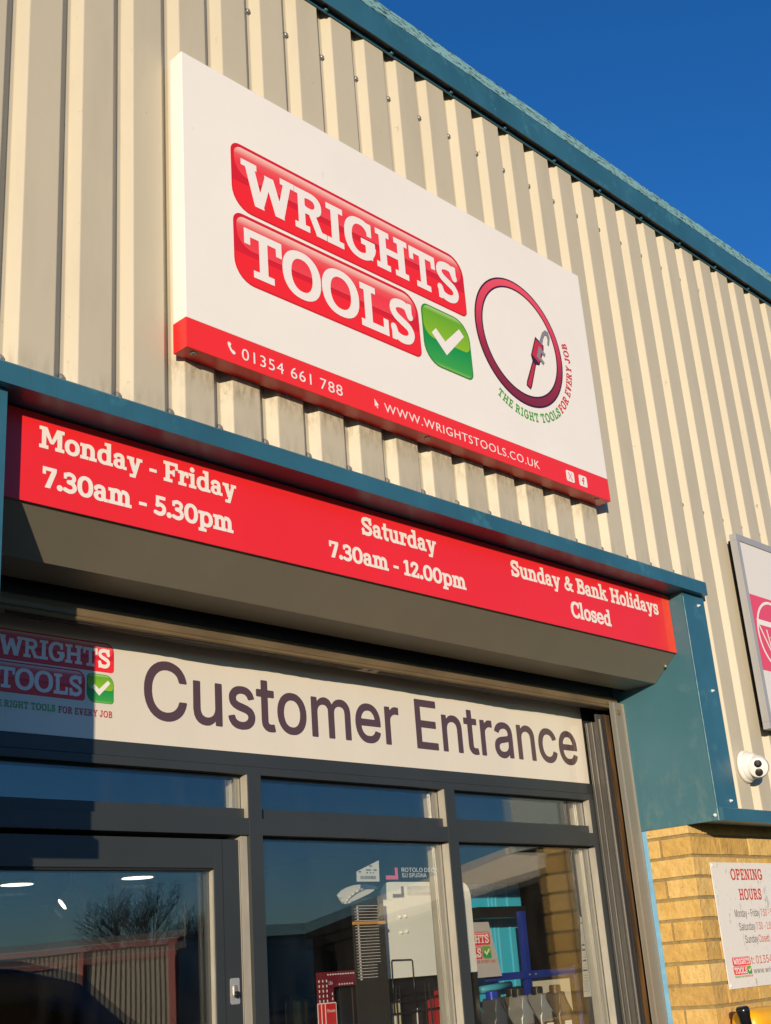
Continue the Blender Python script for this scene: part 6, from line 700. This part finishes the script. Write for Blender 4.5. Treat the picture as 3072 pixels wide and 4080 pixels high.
lettering(H_, 'sans', '7:30 - 5:30', 3.014, 3.150, 1.7640, .0285, hy, LR)
lettering(H_, 'sans', 'Saturday', 2.8206, 2.952, 1.7125, .0290, hy, LG)
lettering(H_, 'sans', '7:30 - 1:00', 2.960, 3.100, 1.7125, .0285, hy, LR)
lettering(H_, 'sans', 'Sunday', 2.8525, 2.958, 1.6640, .0290, hy, LG)
lettering(H_, 'sans', 'Closed', 2.963, 3.048, 1.6640, .0285, hy, LR)
lettering(H_, 'sans', 't: 01354 661 788', 2.873, 3.235, 1.5840, .0300, hy, LR)
lettering(H_, 'sans', 'www.wrightstools.co.uk', 2.879, 3.270, 1.5480, .0215, hy, LG)
logo(H_, hy, lambda x: 2.724+(x-.1394)*.130, lambda z: 1.5490+(z-3.5925)*.132, st=.4)
lettering(H_, 'slab', 'THE RIGHT TOOLS', 2.726, 2.799, 1.5385, .0070, hy, GREENL, .14)
lettering(H_, 'slab', 'FOR EVERY JOB', 2.802, 2.868, 1.5385, .0070, hy, LR, .14)
for x, z in ((2.684,1.964),(2.684,1.512)):
    MB().lathe([(.0075,0),(.0070,.003),(.004,.0045)], (x, .1365, z), (0,-1,0), 16).build('screw_cap', RIV, H_, True)

# ------------------------------------------------------------------ things standing at the brick, bottom right
BP = thing('black_pole', (2.72, .0, 0), 'black pole with glossy rubber cap leaning by the brick under the opening hours plate', 'pole')
pd = Vector((-.15,.02,1)).normalized(); pt_ = Vector((2.537,.02,1.436))
MB().tube(pt_-pd*1.418, pt_, .0185, .0185, 20).build('pole_tube', mat('pole_black', (.012,.012,.014), .28), BP, True)
MB().lathe([(.0215,-.075),(.0215,-.03),(.0225,-.026),(.0255,-.008),(.0250,.002),(.020,.008),(.008,.010)], pt_, pd, 28).build('rubber_cap', mat('cap_black', (.010,.010,.012), .18), BP, True)
YC = thing('yellow_barrier_post', (2.72, .06, 0), 'bright yellow rounded plastic post by the brick at the lower right corner', 'post')
YM = mat('yellow_plastic', (.86,.42,.006), .35, noise=.05, nscale=6)
MB().box(2.592, 2.86, -.002, .125, .03, 1.430, .048, 6).build('post_body', YM, YC, True)
MB().prism(rrect(2.56, 2.90, .004, .03, .01, .01, .004, .004), 1, -.10, .13, .004).build('base_plate', BLACK, YC)

# ------------------------------------------------------------------ behind the shop window
def empt(name, p, label, cat, group=None): return thing(name, p, label, cat, group)
LB = empt('price_label', (1.10,.507,1.94), 'torn white barcode label stuck inside the middle window pane', 'label')
MB().prism([(1.0740,1.943),(1.1810,1.943),(1.1845,2.012),(1.0760,1.975)], 1, .5270, .5273).build('label_paper', mat('label_paper', (.62,.60,.52), .6), LB)
INK = mat('label_ink', (.06,.06,.06), .6)
mb = MB(); x = 1.092
while x < 1.163:
    w_ = random.choice((.0008,.0012,.002)); mb.flat([[(x,1.9505),(x+w_,1.9505),(x+w_,1.9610),(x,1.9610)]], .5265); x += w_+random.choice((.0008,.0012))
for a, b, c in ((1.1200,1.1450,1.978),(1.1560,1.1710,1.978),(1.1210,1.1290,1.969),(1.1390,1.1450,1.969),(1.1530,1.1580,1.969),(1.0830,1.0970,1.972),(1.1350,1.1500,1.991)):
    mb.flat([[(a,c),(b,c),(b,c+.004),(a,c+.004)]], .5265)
mb.fbuild('barcode', INK, LB)
ST = empt('window_sticker', (1.3,.506,1.95), 'white lettering and pink corner mark on the middle window pane', 'sticker')
MB().flat([[(1.2130,1.9495),(1.2730,1.9495),(1.2730,1.9885),(1.2590,1.9885),(1.2590,1.9625),(1.2130,1.9625)]], .5265).fbuild('corner_mark', mat('corner_pink', (.72,.13,.20), .5), ST)
lettering(ST, 'sans', 'ROTOLO DI CA', 1.293, 1.480, 1.9745, .0140, .5265, VINYL)
lettering(ST, 'sans', 'SU SPUGNA', 1.293, 1.417, 1.9565, .0140, .5265, VINYL)
TC = empt('scale_card', (1.2,.62,1.6), 'tall olive card with white tick lines and orange bar in the middle window', 'display card')
MB().box(1.137, 1.290, .622, .626, 1.40, 1.90, .001).build('card', mat('card_olive', (.030,.026,.018), .5, noise=.3, nscale=4), TC)
mb = MB()
for i in range(25):
    z = 1.873-i*.0095; mb.box(1.147-(0 if i else -.012), 1.258-(i>19)*.018, .6205, .6215, z-.0007, z+.0007)
    if i % 1 == 0: mb.box(1.158, 1.165, .6205, .6215, z-.0068, z-.0028)
mb.build('tick_marks', CREAMV, TC)
MB().box(1.133, 1.288, .614, .6205, 1.8125, 1.8225, .0008).build('orange_bar', mat('orange_bar', (.62,.30,.07), .5), TC)
VS = empt('plastic_scoop', (1.15,.60,1.9), 'off white curved plastic scoop hanging in the middle window', 'scoop')
def vp(u, v): px = 1250+.27*u; py = 3400+.27*v; return (1.061+(px-1352)*.0012, 1.9041-(py-3570)*.0008)
PLA = mat('scoop_white', (.60,.56,.50), .45)
out = [vp(*p) for p in ((378,615),(400,585),(440,542),(530,495),(630,465),(720,457),(800,457),(880,466),(915,485),(940,518),(900,555),(830,600),(760,632),(690,665),(620,695),(560,718),(500,735),(450,740),(415,690),(395,645))]
MB().prism(out, 1, .606, .613, .0015).build('shell', PLA, VS)
mb = MB(); rim = [(485,705),(515,665),(560,618),(620,575),(690,535),(760,505),(830,490),(900,497),(938,517)]
mb.path([(vp(*p)[0], .602, vp(*p)[1]) for p in rim], .0034, 10); mb.path([(vp(*p)[0], .603, vp(*p)[1]) for p in ((378,615),(412,675),(450,738),(500,734),(560,717))], .0026, 8); mb.build('rim', PLA, VS, True)
mb = MB(); mb.prism([vp(*p) for p in ((530,675),(575,628),(630,588),(700,550),(770,520),(835,506),(890,512),(800,532),(700,570),(620,618),(560,662))], 1, .6045, .6065); mb.build('hollow_shade', mat('scoop_shade', (.24,.23,.22), .6), VS)  # darker grey plate paints the shade inside the scoop
WB = empt('white_backboard', (1.62,.72,1.4), 'tall white rounded display board behind the middle window bar', 'board')
MB().prism(rrect(1.3800, 1.8720, 1.6350, 1.9600, .05, .05, .005, .005), 1, .72, .727, .0015).build('board', mat('board_white', (.86,.85,.77), .35, noise=.05, nscale=3), WB)
mb = MB(); mb.path([(1.402,.712,1.52),(1.404,.712,1.690),(1.408,.712,1.695),(1.506,.712,1.693),(1.511,.712,1.688),(1.511,.712,1.52)], .0024, 8); mb.build('wire_hook', BLACK, WB, True)
for x, z in ((1.468,1.839),(1.497,1.842),(1.470,1.786),(1.499,1.789)):
    MB().ball((x,.716,z), .0058).build('peg', mat('peg_white', (.85,.84,.78), .2), WB, True)
# speed squares
SQM = mat('square_maroon', (.16,.010,.018), .4)
mb = None
for i in range(3):
    o = .011*i
    q = empt('set_square', (1.0+o,.62,1.5), ('back', 'middle', 'front')[i] + ' one of three maroon set squares hanging in the middle window', 'set square', 'maroon set squares in the window')
    yq = .634-.006*i
    MB().prism([(.972+o,1.36),(1.000+o,1.36),(1.012+o,1.36),(1.012+o,1.625),(1.112+o,1.625),(1.112+o,1.671),(.972+o,1.671)], 1, yq, yq+.003, .0006).build('plate', SQM, q)
    mb = MB()
    for k in range(11): mb.box(.986+o+k*.0115, .992+o+k*.0115, yq-.0006, yq, 1.6605, 1.6645)
    for k in range(14): mb.box(.9795+o, .9835+o, yq-.0006, yq, 1.640-k*.0150, 1.648-k*.0150)
    for k in range(9): mb.box(1.003+o, 1.0065+o, yq-.0006, yq, 1.600-k*.0150, 1.608-k*.0150)
    for k in range(6): mb.box(1.036+o+k*.0115, 1.041+o+k*.0115, yq-.0006, yq, 1.6290, 1.6335)
    mb.build('scale_marks', CREAMV, q)
    if i == 2: bfont_text(q, 'USA', 1.013, 1.030, 1.632, .011, yq-.0008, CREAMV)
    cd_ = MB().prism(rrect(.966+o, 1.016+o, 1.30, 1.5790, .004, .004, .004, .004), 1, yq-.004, yq-.003).build('tag_border', CREAMV, q)
    MB().prism(rrect(.969+o, 1.013+o, 1.303, 1.5760, .003, .003, .003, .003), 1, yq-.0046, yq-.0041).build('tag_face', mat('tag_red', (.60,.025,.02), .4), cd_)
    if i == 2: bfont_text(cd_, 'Milwaukee', .9955, 1.0315, 1.5500, .0105, yq-.0052, CREAMV)
BK = empt('boxed_tool', (1.19,.66,1.3), 'matt black carton behind the maroon set squares', 'carton')
MB().box(1.095, 1.278, .66, .72, 1.20, 1.634, .003).build('carton', mat('carton_black', (.010,.010,.011), .5), BK)
MB().box(1.150, 1.154, .6585, .660, 1.48, 1.632).build('carton_edge', mat('carton_edge', (.07,.05,.045), .6), BK)
CR = empt('hanging_cord', (1.26,.64,1.6), 'thin yellow green cord hanging beside the black carton', 'cord')
mb = MB(); mb.path([(1.2612,.645,1.30),(1.2616,.645,1.622)], .0017, 8)
mb.path([(1.2615,.640,1.622),(1.250,.638,1.628),(1.244,.638,1.638),(1.249,.638,1.645),(1.244,.638,1.652),(1.249,.638,1.668)], .0018, 8)
mb.build('cord', mat('cord_green', (.50,.56,.30), .6), CR, True)
RK = empt('wire_rack', (1.55,.75,1.2), 'black wire rack below the white display board', 'rack')
mb = MB()
for z in (1.585, 1.560, 1.520, 1.46): mb.tube((1.385,.705,z), (1.71,.705,z+.008), .0026)
for x in (1.405, 1.424, 1.555, 1.580, 1.66): mb.tube((x,.702,1.40), (x,.702,1.610), .0024)
mb.box(1.375, 1.385, .74, .75, 1.2, 1.64); mb.box(1.70, 1.712, .74, .75, 1.2, 1.64)
mb.build('wires', BLACK, RK)
MB().box(1.862, 1.888, .735, .76, 1.0, 1.705, .002).build('side_post', BLACK, RK)
MB().box(1.375, 1.860, .76, .764, 1.20, 1.634).build('back_panel', mat('rack_black', (.010,.010,.012), .5), RK)
RB = mat('pack_red', (.36,.015,.015), .45); PB = mat('pack_black', (.03,.022,.02), .5); PC = mat('pack_cream', (.58,.52,.33), .5)
for i, (x0, x1, zt, mm, lab) in enumerate(((1.395,1.452,1.565,PC,'cream carded pack at the left of the black wire rack'),(1.508,1.560,1.535,PB,'dark low carded pack in the middle of the black wire rack'),(1.585,1.625,1.560,RB,'small red carded pack beside the taller red one on the wire rack'),(1.632,1.690,1.600,RB,'tall red carded pack at the right end of the black wire rack'))):
    k_ = empt('carded_pack', ((x0+x1)/2,.73,1.4), lab, 'pack', 'carded packs on the wire rack')
    MB().prism([(x0,1.34),(x1,1.34),(x1-.004,zt),(x0+.008,zt-.008)], 1, .725, .738, .001).build('card', mm, k_)
    MB().prism([(x0+.012,1.34),(x0+.018,1.34),(x0+.024,zt-.004),(x0+.018,zt-.005)], 1, .7235, .7245).build('stripe', CREAMV, k_)
    MB().ball(((x0+x1)/2,.72,1.44), .018, (1,.5,1.9)).build('blister', PB if mm is not PB else RB, k_, True)

for x, y, z, w_, m_, lab in ((1.36,1.5,1.60,.045,mat('carton_green',(.03,.22,.05),.5),'small green carton deep in the middle window by the door post'),(1.66,1.5,1.58,.05,mat('tin_gold',(.45,.33,.12),.3,metal=.6),'dull gold tin deep in the middle window'),(1.785,1.5,1.60,.022,mat('tube_cyan',(.05,.40,.55),.4),'narrow cyan tube deep in the window left of the set squares')):
    t = empt('stock_item', (x,y,1.3), lab, 'stock')
    MB().lathe([(w_*.9,0),(w_,.004),(w_,z-1.306),(w_*.9,z-1.30)], (x,y,1.30), (0,0,1), 20 if w_ != .045 else 4).build('container', m_, t)
    MB().lathe([(w_*.93,0),(w_*.93,.012),(w_*.8,.016)], (x,y,z), (0,0,1), 20).build('lid', BLACK, t)
MB_ = empt('stock_bench', (1.6,1.6,0), 'dark low bench carrying stock behind the middle window', 'bench')
MB().box(1.2, 2.0, 1.35, 1.75, 1.26, 1.295, .003).build('bench_top', BLACK, MB_)
for x_ in (1.23, 1.97):
    for y_ in (1.38, 1.72): MB().box(x_-.02, x_+.02, y_-.02, y_+.02, .021, 1.259).build('leg', BLACK, MB_)

# right-hand bay: shelving with cyan back, bottles, poster
CY = mat('shelf_cyan', (.05,.52,.76), .38); BL = mat('shelf_blue', (.012,.035,.26), .35)
SH = empt('display_shelving', (2.4,.95,0), 'cyan backed display shelving with royal blue uprights in the right window', 'shelving')
MB().box(2.16, 2.66, 1.10, 1.105, .4, 1.985).build('back_panel', CY, SH)
mb = MB()
for x in (2.43,2.455,2.48,2.56): mb.box(x, x+.006, 1.094, 1.10, .4, 1.985)
mb.build('panel_ribs', mat('shelf_cyan_light', (.10,.50,.66), .35), SH)
MB().prism([(2.315,.3),(2.345,.3),(2.352,1.855),(2.322,1.855)], 1, .84, .865, .002).build('upright', BL, SH)
MB().prism([(2.700,.3),(2.722,.3),(2.690,1.63),(2.668,1.63)], 1, .84, .865, .002).build('upright', BL, SH)
MB().box(2.05, 2.69, .835, .839, 1.594, 1.622, .001).build('rail', BL, SH)
MB().box(2.19, 2.50, .95, 1.08, 1.838, 1.882, .002).build('shelf_edge', BLACK, SH)
MB().box(1.86, 2.72, .60, 1.09, 1.272, 1.29, .001).build('shelf_board', BL, SH)
for x in (2.33, 2.37): MB().ball((x,.833,1.608), .004).build('bolt', STEELW, SH)
PO = empt('folded_poster', (2.0,.80,1.6), 'grey poster with red logo plates leaning behind the right window', 'poster')
MB().prism([(1.895,1.612),(2.112,1.612),(2.060,1.815),(1.880,1.815)], 1, .80, .802).build('poster_sheet', mat('poster_grey', (.52,.47,.44), .5), PO)
logo(PO, .799, lambda x: 2.0575+(x-1.2265)*.20, lambda z: 1.680+(z-3.5925)*.200, st=.3)
lettering(PO, 'slab', 'FOR EVERY JOB', 1.955, 2.077, 1.6640, .0105, .7985, LR, .14)
RO = empt('cyan_roller', (2.08,.8,1.58), 'cyan plastic roller lying under the grey poster', 'roller')
MB().tube((1.985,.81,1.568), (2.168,.81,1.577), .0135, .0135, 20).build('roller_sleeve', mat('roller_cyan', (.06,.34,.45), .4), RO, True)
MB().tube((2.168,.81,1.577), (2.174,.81,1.5773), .009, .009, 16).build('roller_cap', BLACK, RO)
CA = empt('blank_card', (2.54,.9,1.5), 'blank cream card standing behind the oil bottles', 'card')
MB().prism(rrect(2.403, 2.684, 1.30, 1.601, .006, .006, .002, .002), 1, .9, .903).build('card_sheet', mat('card_cream', (.64,.60,.48), .5), CA)
IS = empt('instruction_strip', (2.30,.53,1.6), 'narrow white printed leaflet in the far right edge of the window', 'leaflet')
MB().prism([(2.262,1.514),(2.312,1.514),(2.310,1.805),(2.300,1.810)], 1, .530, .5306).build('leaflet_paper', mat('leaflet_paper', (.52,.50,.44), .6), IS)
mb = MB(); z = 1.79
while z > 1.53:
    a = 2.300-.038*(1.81-z)/.296+.003; b = a+random.uniform(.005,.009)+.03*(1.81-z)/.296
    hgt = random.choice((.001,.001,.0012,.006)); mb.box(a, min(b,2.307), .5294, .5298, z, z+hgt); z -= hgt+random.uniform(.003,.006)
mb.build('print', INK, IS)
def bottle(x, y, capc, bodyc, labc, lab, s=1.0, flip=False):
    t = empt('oil_bottle', (x, y, 1.29), lab, 'bottle', 'oil bottles on the window shelf')
    f = -1 if flip else 1
    X = lambda u: x+f*u*s
    z0, zt = 1.29, 1.542
    pr = [(-.055,0),(.060,0),(.062,.11),(.056,.150),(.024,.186),(-.002,.207),(-.005,.25),(-.041,.25),(-.044,.207),(-.056,.172)]
    MB().prism([(X(u), z0+v) for u, v in pr], 1, y-.034, y+.034, .007).build('body', bodyc, t, True)
    MB().prism([(X(u), z0+v) for u, v in ((.014,.128),(.046,.110),(.046,.146),(.026,.172),(.010,.184))], 1, y-.0385, y-.0352, .001).build('grip', BLACK, t)
    mb = MB(); c = (X(-.023), y, z0+.246)
    mb.lathe([(.0235,0),(.0235,.003),(.0215,.004),(.0215,.026),(.019,.029)], c, (0,0,1), 26)
    for k in range(26):
        a = 2*math.pi*k/26; mb.box(c[0]+.0215*math.cos(a)-.0009, c[0]+.0215*math.cos(a)+.0009, y+.0215*math.sin(a)-.0009, y+.0215*math.sin(a)+.0009, c[2]+.005, c[2]+.025)
    mb.build('cap', capc, t)
    l_ = MB().prism(rrect(min(X(-.046),X(.05)), max(X(-.046),X(.05)), z0+.02, z0+.150, .004,.004,.004,.004), 1, y-.0362, y-.0347).build('label', labc, t)
    MB().box(X(-.030), X(.030), y-.0368, y-.0363, z0+.128, z0+.144).build('label_print', CREAMV, l_)
GREYB = mat('bottle_grey', (.085,.09,.095), .38, metal=.25); SIL = mat('bottle_silver', (.36,.35,.31), .35, metal=.4); BRZ = mat('bottle_bronze', (.16,.115,.075), .38, metal=.3)
CB = mat('cap_blue', (.012,.045,.42), .3); CK = mat('cap_black_ribbed', (.014,.013,.012), .4); CBR = mat('cap_brown', (.12,.065,.03), .4)
LBL = mat('label_blue', (.015,.06,.38), .4); LRD = mat('label_red', (.50,.02,.02), .4); LDK = mat('label_dark', (.05,.03,.02), .4)
bottle(1.892, .66, CB, GREYB, LBL, 'dark grey oil bottle with blue cap and blue label')
bottle(1.995, .73, CK, GREYB, LDK, 'grey oil bottle with black cap behind the front row')
bottle(2.036, .65, CK, SIL, LRD, 'silver oil bottle with black cap and red label')
bottle(2.165, .66, CK, SIL, LDK, 'silver oil bottle with black cap and dark label')
bottle(2.280, .66, CBR, BRZ, LDK, 'bronze oil bottle with brown cap by the window end')
bottle(2.110, .74, CK, BRZ, LRD, 'bronze oil bottle with black cap between two silver ones')
# ceiling lamps deep inside the shop
for x, y, lab in ((5.25,9.9,'left one of two round white lamps on the dark shop ceiling'),(6.30,9.2,'right one of two round white lamps on the dark shop ceiling')):
    t = empt('ceiling_lamp', (x,y,2.83), lab, 'lamp', 'round lamps on the shop ceiling')
    MB().lathe([(.19,0),(.19,.018),(.17,.020)], (x,y,2.849), (0,0,-1), 32).build('rim', VINYL, t)
    MB().lathe([(.168,0),(.168,.003),(.05,.005)], (x,y,2.8268), (0,0,-1), 32).build('diffuser', mat('lamp_glow', (1,.93,.78), .5, emis=2.2), t)
t = empt('spot_lamp', (3.78,6.55,2.85), 'small track spot lamp hanging from the shop ceiling between the round lamps', 'lamp')
MB().tube((3.78,6.55,2.849), (3.78,6.55,2.46), .018).build('stem', VINYL, t)
MB().lathe([(.05,-.05),(.055,0),(.055,.06),(.05,.065)], (3.78,6.55,2.40), (-.75,.25,-.6), 20).build('spot_head', VINYL, t)
MB().lathe([(.048,0),(.047,.004)], Vector((3.78,6.55,2.40))+Vector((-.75,.25,-.6)).normalized()*.066, (-.75,.25,-.6), 20).build('bulb', mat('spot_glow', (1,.90,.62), .5, emis=3.0), t)

# ------------------------------------------------------------------ across the yard (seen mirrored in the glass)
VC = (-1.92, 3.50)                                     # the eye mirrored in the shopfront
def at(az, D, z=0.): return Vector((VC[0]+D*math.sin(R(az)), VC[1]-D*math.cos(R(az)), z))
OWC = mat('opposite_cladding', (.50,.43,.31), .6); OWR = mat('opposite_red_trim', (.50,.07,.06), .5)
OW = thing('red_trimmed_warehouse', at(34,88), 'cream ribbed warehouse with red trims across the yard', 'building')
p0, p1 = at(29.0, 80.5), at(36.7, 72); d = (p1-p0).normalized(); nrm = Vector((-d.y, d.x, 0)); L = (p1-p0).length
if nrm.dot(Vector((VC[0],VC[1],0))-p0) < 0: nrm = -nrm
mb = MB(); bm = mb.b; pts = []
N = int(L/.34)
for i in range(N+1):
    for u, o in ((0,0),(.6,0),(.68,-.12),(.92,-.12)): pts.append(p0+d*((i+u)*L/(N+1))+nrm*o*.7)
lo = [bm.verts.new((p.x,p.y,0)) for p in pts]; hi = [bm.verts.new((p.x,p.y,4.2)) for p in pts]
for i in range(len(pts)-1): bm.faces.new((lo[i],lo[i+1],hi[i+1],hi[i]))
mb.build('ribbed_wall', OWC, OW)
def slabq(name, a, b, z0, z1, off, th, m, par):
    mb = MB(); q = [a+nrm*off, b+nrm*off, b+nrm*(off-th), a+nrm*(off-th)]
    lo = [mb.b.verts.new((p.x,p.y,z0)) for p in q]; hi = [mb.b.verts.new((p.x,p.y,z1)) for p in q]
    mb.b.faces.new(lo[::-1]); mb.b.faces.new(hi)
    for i in range(4): mb.b.faces.new((lo[i],lo[(i+1)%4],hi[(i+1)%4],hi[i]))
    return mb.build(name, m, par)
slabq('eaves_trim', p0-d*.3, p1+d*.3, 4.05, 4.32, .3, .5, OWR, OW)
slabq('roof', p0-d*.3, p1+d*.3, 4.4, 4.75, -.6, 18, mat('opposite_roof', (.22,.17,.15), .7), OW)
slabq('corner_trim', p1-d*.35, p1+d*.1, 0, 4.2, .2, .3, OWR, OW)
slabq('corner_trim', p0+d*L*.52, p0+d*(L*.52+.3), 0, 4.2, .2, .3, OWR, OW)
slabq('body', p0, p1, 0, 4.4, -.3, 17, OWC, OW)
# second building: dark front running towards us with cream fascia
q0, q1 = at(55.5, 33.5), at(42.6, 80); d = (q1-q0).normalized(); nrm = Vector((-d.y, d.x, 0))
if nrm.dot(Vector((VC[0],VC[1],0))-q0) < 0: nrm = -nrm
OU = thing('dark_fronted_unit', at(50,45), 'dark fronted industrial unit with cream fascia at the side of the yard', 'building')
slabq('front_wall', q0, q1, 0, 4.3, 0, 12, mat('unit_dark', (.020,.017,.014), .9, spec=.1, noise=.5, nscale=.6), OU)
slabq('fascia', q0, q0+d*26, 4.05, 5.0, .45, 1.2, mat('unit_cream', (.70,.62,.48), .6), OU)
slabq('gutter', q0, q0+d*26, 3.95, 4.08, .62, .2, mat('unit_gutter', (.10,.085,.07), .6), OU)
slabq('fascia', q0+d*26.02, q1, 4.05, 5.0, .45, 1.2, mat('unit_dark_fascia', (.012,.012,.014), .95, spec=.05), OU)
# low dark building closing the yard
q0, q1 = at(39.0, 100), at(45.0, 105); d = (q1-q0).normalized(); nrm = Vector((-d.y, d.x, 0))
if nrm.dot(Vector((VC[0],VC[1],0))-q0) < 0: nrm = -nrm
LBd = thing('low_dark_shed', at(42,103), 'long low dark shed at the far end of the yard', 'building')
slabq('shed_wall', q0, q1, 0, 5.6, 0, 10, mat('shed_dark', (.02,.02,.02), .9), LBd)
slabq('shed_roof', q0-d*.3, q1+d*.3, 5.6, 5.95, .3, 11, mat('shed_roof', (.06,.055,.05), .8), LBd)
# bare trees
BARK = mat('bark', (.035,.026,.02), .9)
def bare_tree(p, h, lab, seed, sp=1.0):
    rnd = random.Random(seed); t = thing('bare_tree', p, lab, 'tree', 'bare winter trees beyond the yard')
    mt, mc = MB(), MB(); mt.tube(p, p+Vector((0,0,h*.26)), h*.022, h*.016, 8)
    def grow(a, dr, ln, r, k):
        b = a+dr*ln; mc.tube(a, b, r, r*.62, 5 if k < 3 else 3, False)
        if k >= 7: return
        for i in range(3 if k < 4 else 2):
            e = Vector((rnd.gauss(0,.42*sp), rnd.gauss(0,.42*sp), rnd.gauss(.12,.2)))
            grow(a+dr*ln*rnd.uniform(.65,1), (dr+e).normalized(), ln*rnd.uniform(.66,.86), max(r*.60,.020), k+1)
    for i in range(5):
        an = i*1.26+rnd.random(); grow(p+Vector((0,0,h*.22)), Vector((math.cos(an)*.55*sp, math.sin(an)*.55*sp, 1)).normalized(), h*.19, h*.012, 1)
    mt.build('trunk', BARK, t); mc.build('crown', BARK, t)
bare_tree(at(35.1,104), 12.0, 'wide bare winter tree behind the red trimmed warehouse', 3)
bare_tree(at(37.7,118), 10.0, 'smaller bare tree right of the red trimmed warehouse', 11, .8)
PL = thing('flue_pole', at(37.15,98), 'tall thin flue pole beside the red trimmed warehouse', 'pole')
pb_ = at(37.15,98); MB().tube(pb_, pb_+Vector((0,0,7.0)), .14, .12, 10).build('pole_shaft', mat('flue_steel', (.3,.29,.27), .5), PL)
MB().tube(pb_+Vector((0,0,7.0)), pb_+Vector((-.15,0,7.75)), .10, .08, 10).build('pole_tip', VINYL, PL)
# parked van standing in the yard behind the viewer
VN = thing('parked_van', (2.4,-4.6,0), 'dark van parked in the yard facing the shop', 'van')
VB = mat('van_paint', (.008,.008,.012), .22, coat=.6); VG = mat('van_glass', (.01,.012,.014), .08)
side = [(-2.3,.35),(-2.35,.9),(-2.28,1.45),(-2.05,1.86),(-1.5,1.93),(.1,1.90),(.55,1.80),(1.25,1.18),(2.05,1.02),(2.32,.80),(2.36,.42),(2.2,.34)]
vx, vy = 2.2, -4.6
MB().prism([(vx+a, b) for a, b in side], 1, vy-.92, vy+.92, .09).build('van_body', VB, VN, True)
MB().prism([(vx+a, b) for a, b in ((-1.9,1.22),(-1.9,1.68),(.05,1.70),(.45,1.62),(.95,1.22))], 1, vy+.915, vy+.928).build('side_window', VG, VN)
MB().prism([(vx+a, b) for a, b in ((-1.9,1.22),(-1.9,1.68),(.05,1.70),(.45,1.62),(.95,1.22))], 1, vy-.928, vy-.915).build('side_window', VG, VN)
for wx in (-1.45, 1.45):
    for s_ in (-1, 1):
        w_ = MB().lathe([(.20,-.10),(.33,-.10),(.345,-.05),(.345,.05),(.33,.10),(.20,.10)], (vx+wx, vy+s_*.84, .345), (0,1,0), 28).build('wheel', RUBBER, VN, True)
        MB().lathe([(.2,-.03),(.19,.095),(.06,.105),(.0,.106)], (vx+wx, vy+s_*.84, .345), (0,s_,0), 20).build('rim', ALU, w_)
for s_ in (-1, 1):
    MB().ball((vx+2.28, vy+s_*.66, .78), .11, (.5,1.2,.7)).build('headlight', VINYL, VN, True)
    MB().box(vx+.62, vx+.82, vy+s_*.94, vy+s_*1.10, 1.20, 1.38, .03).build('wing_mirror', VB, VN)
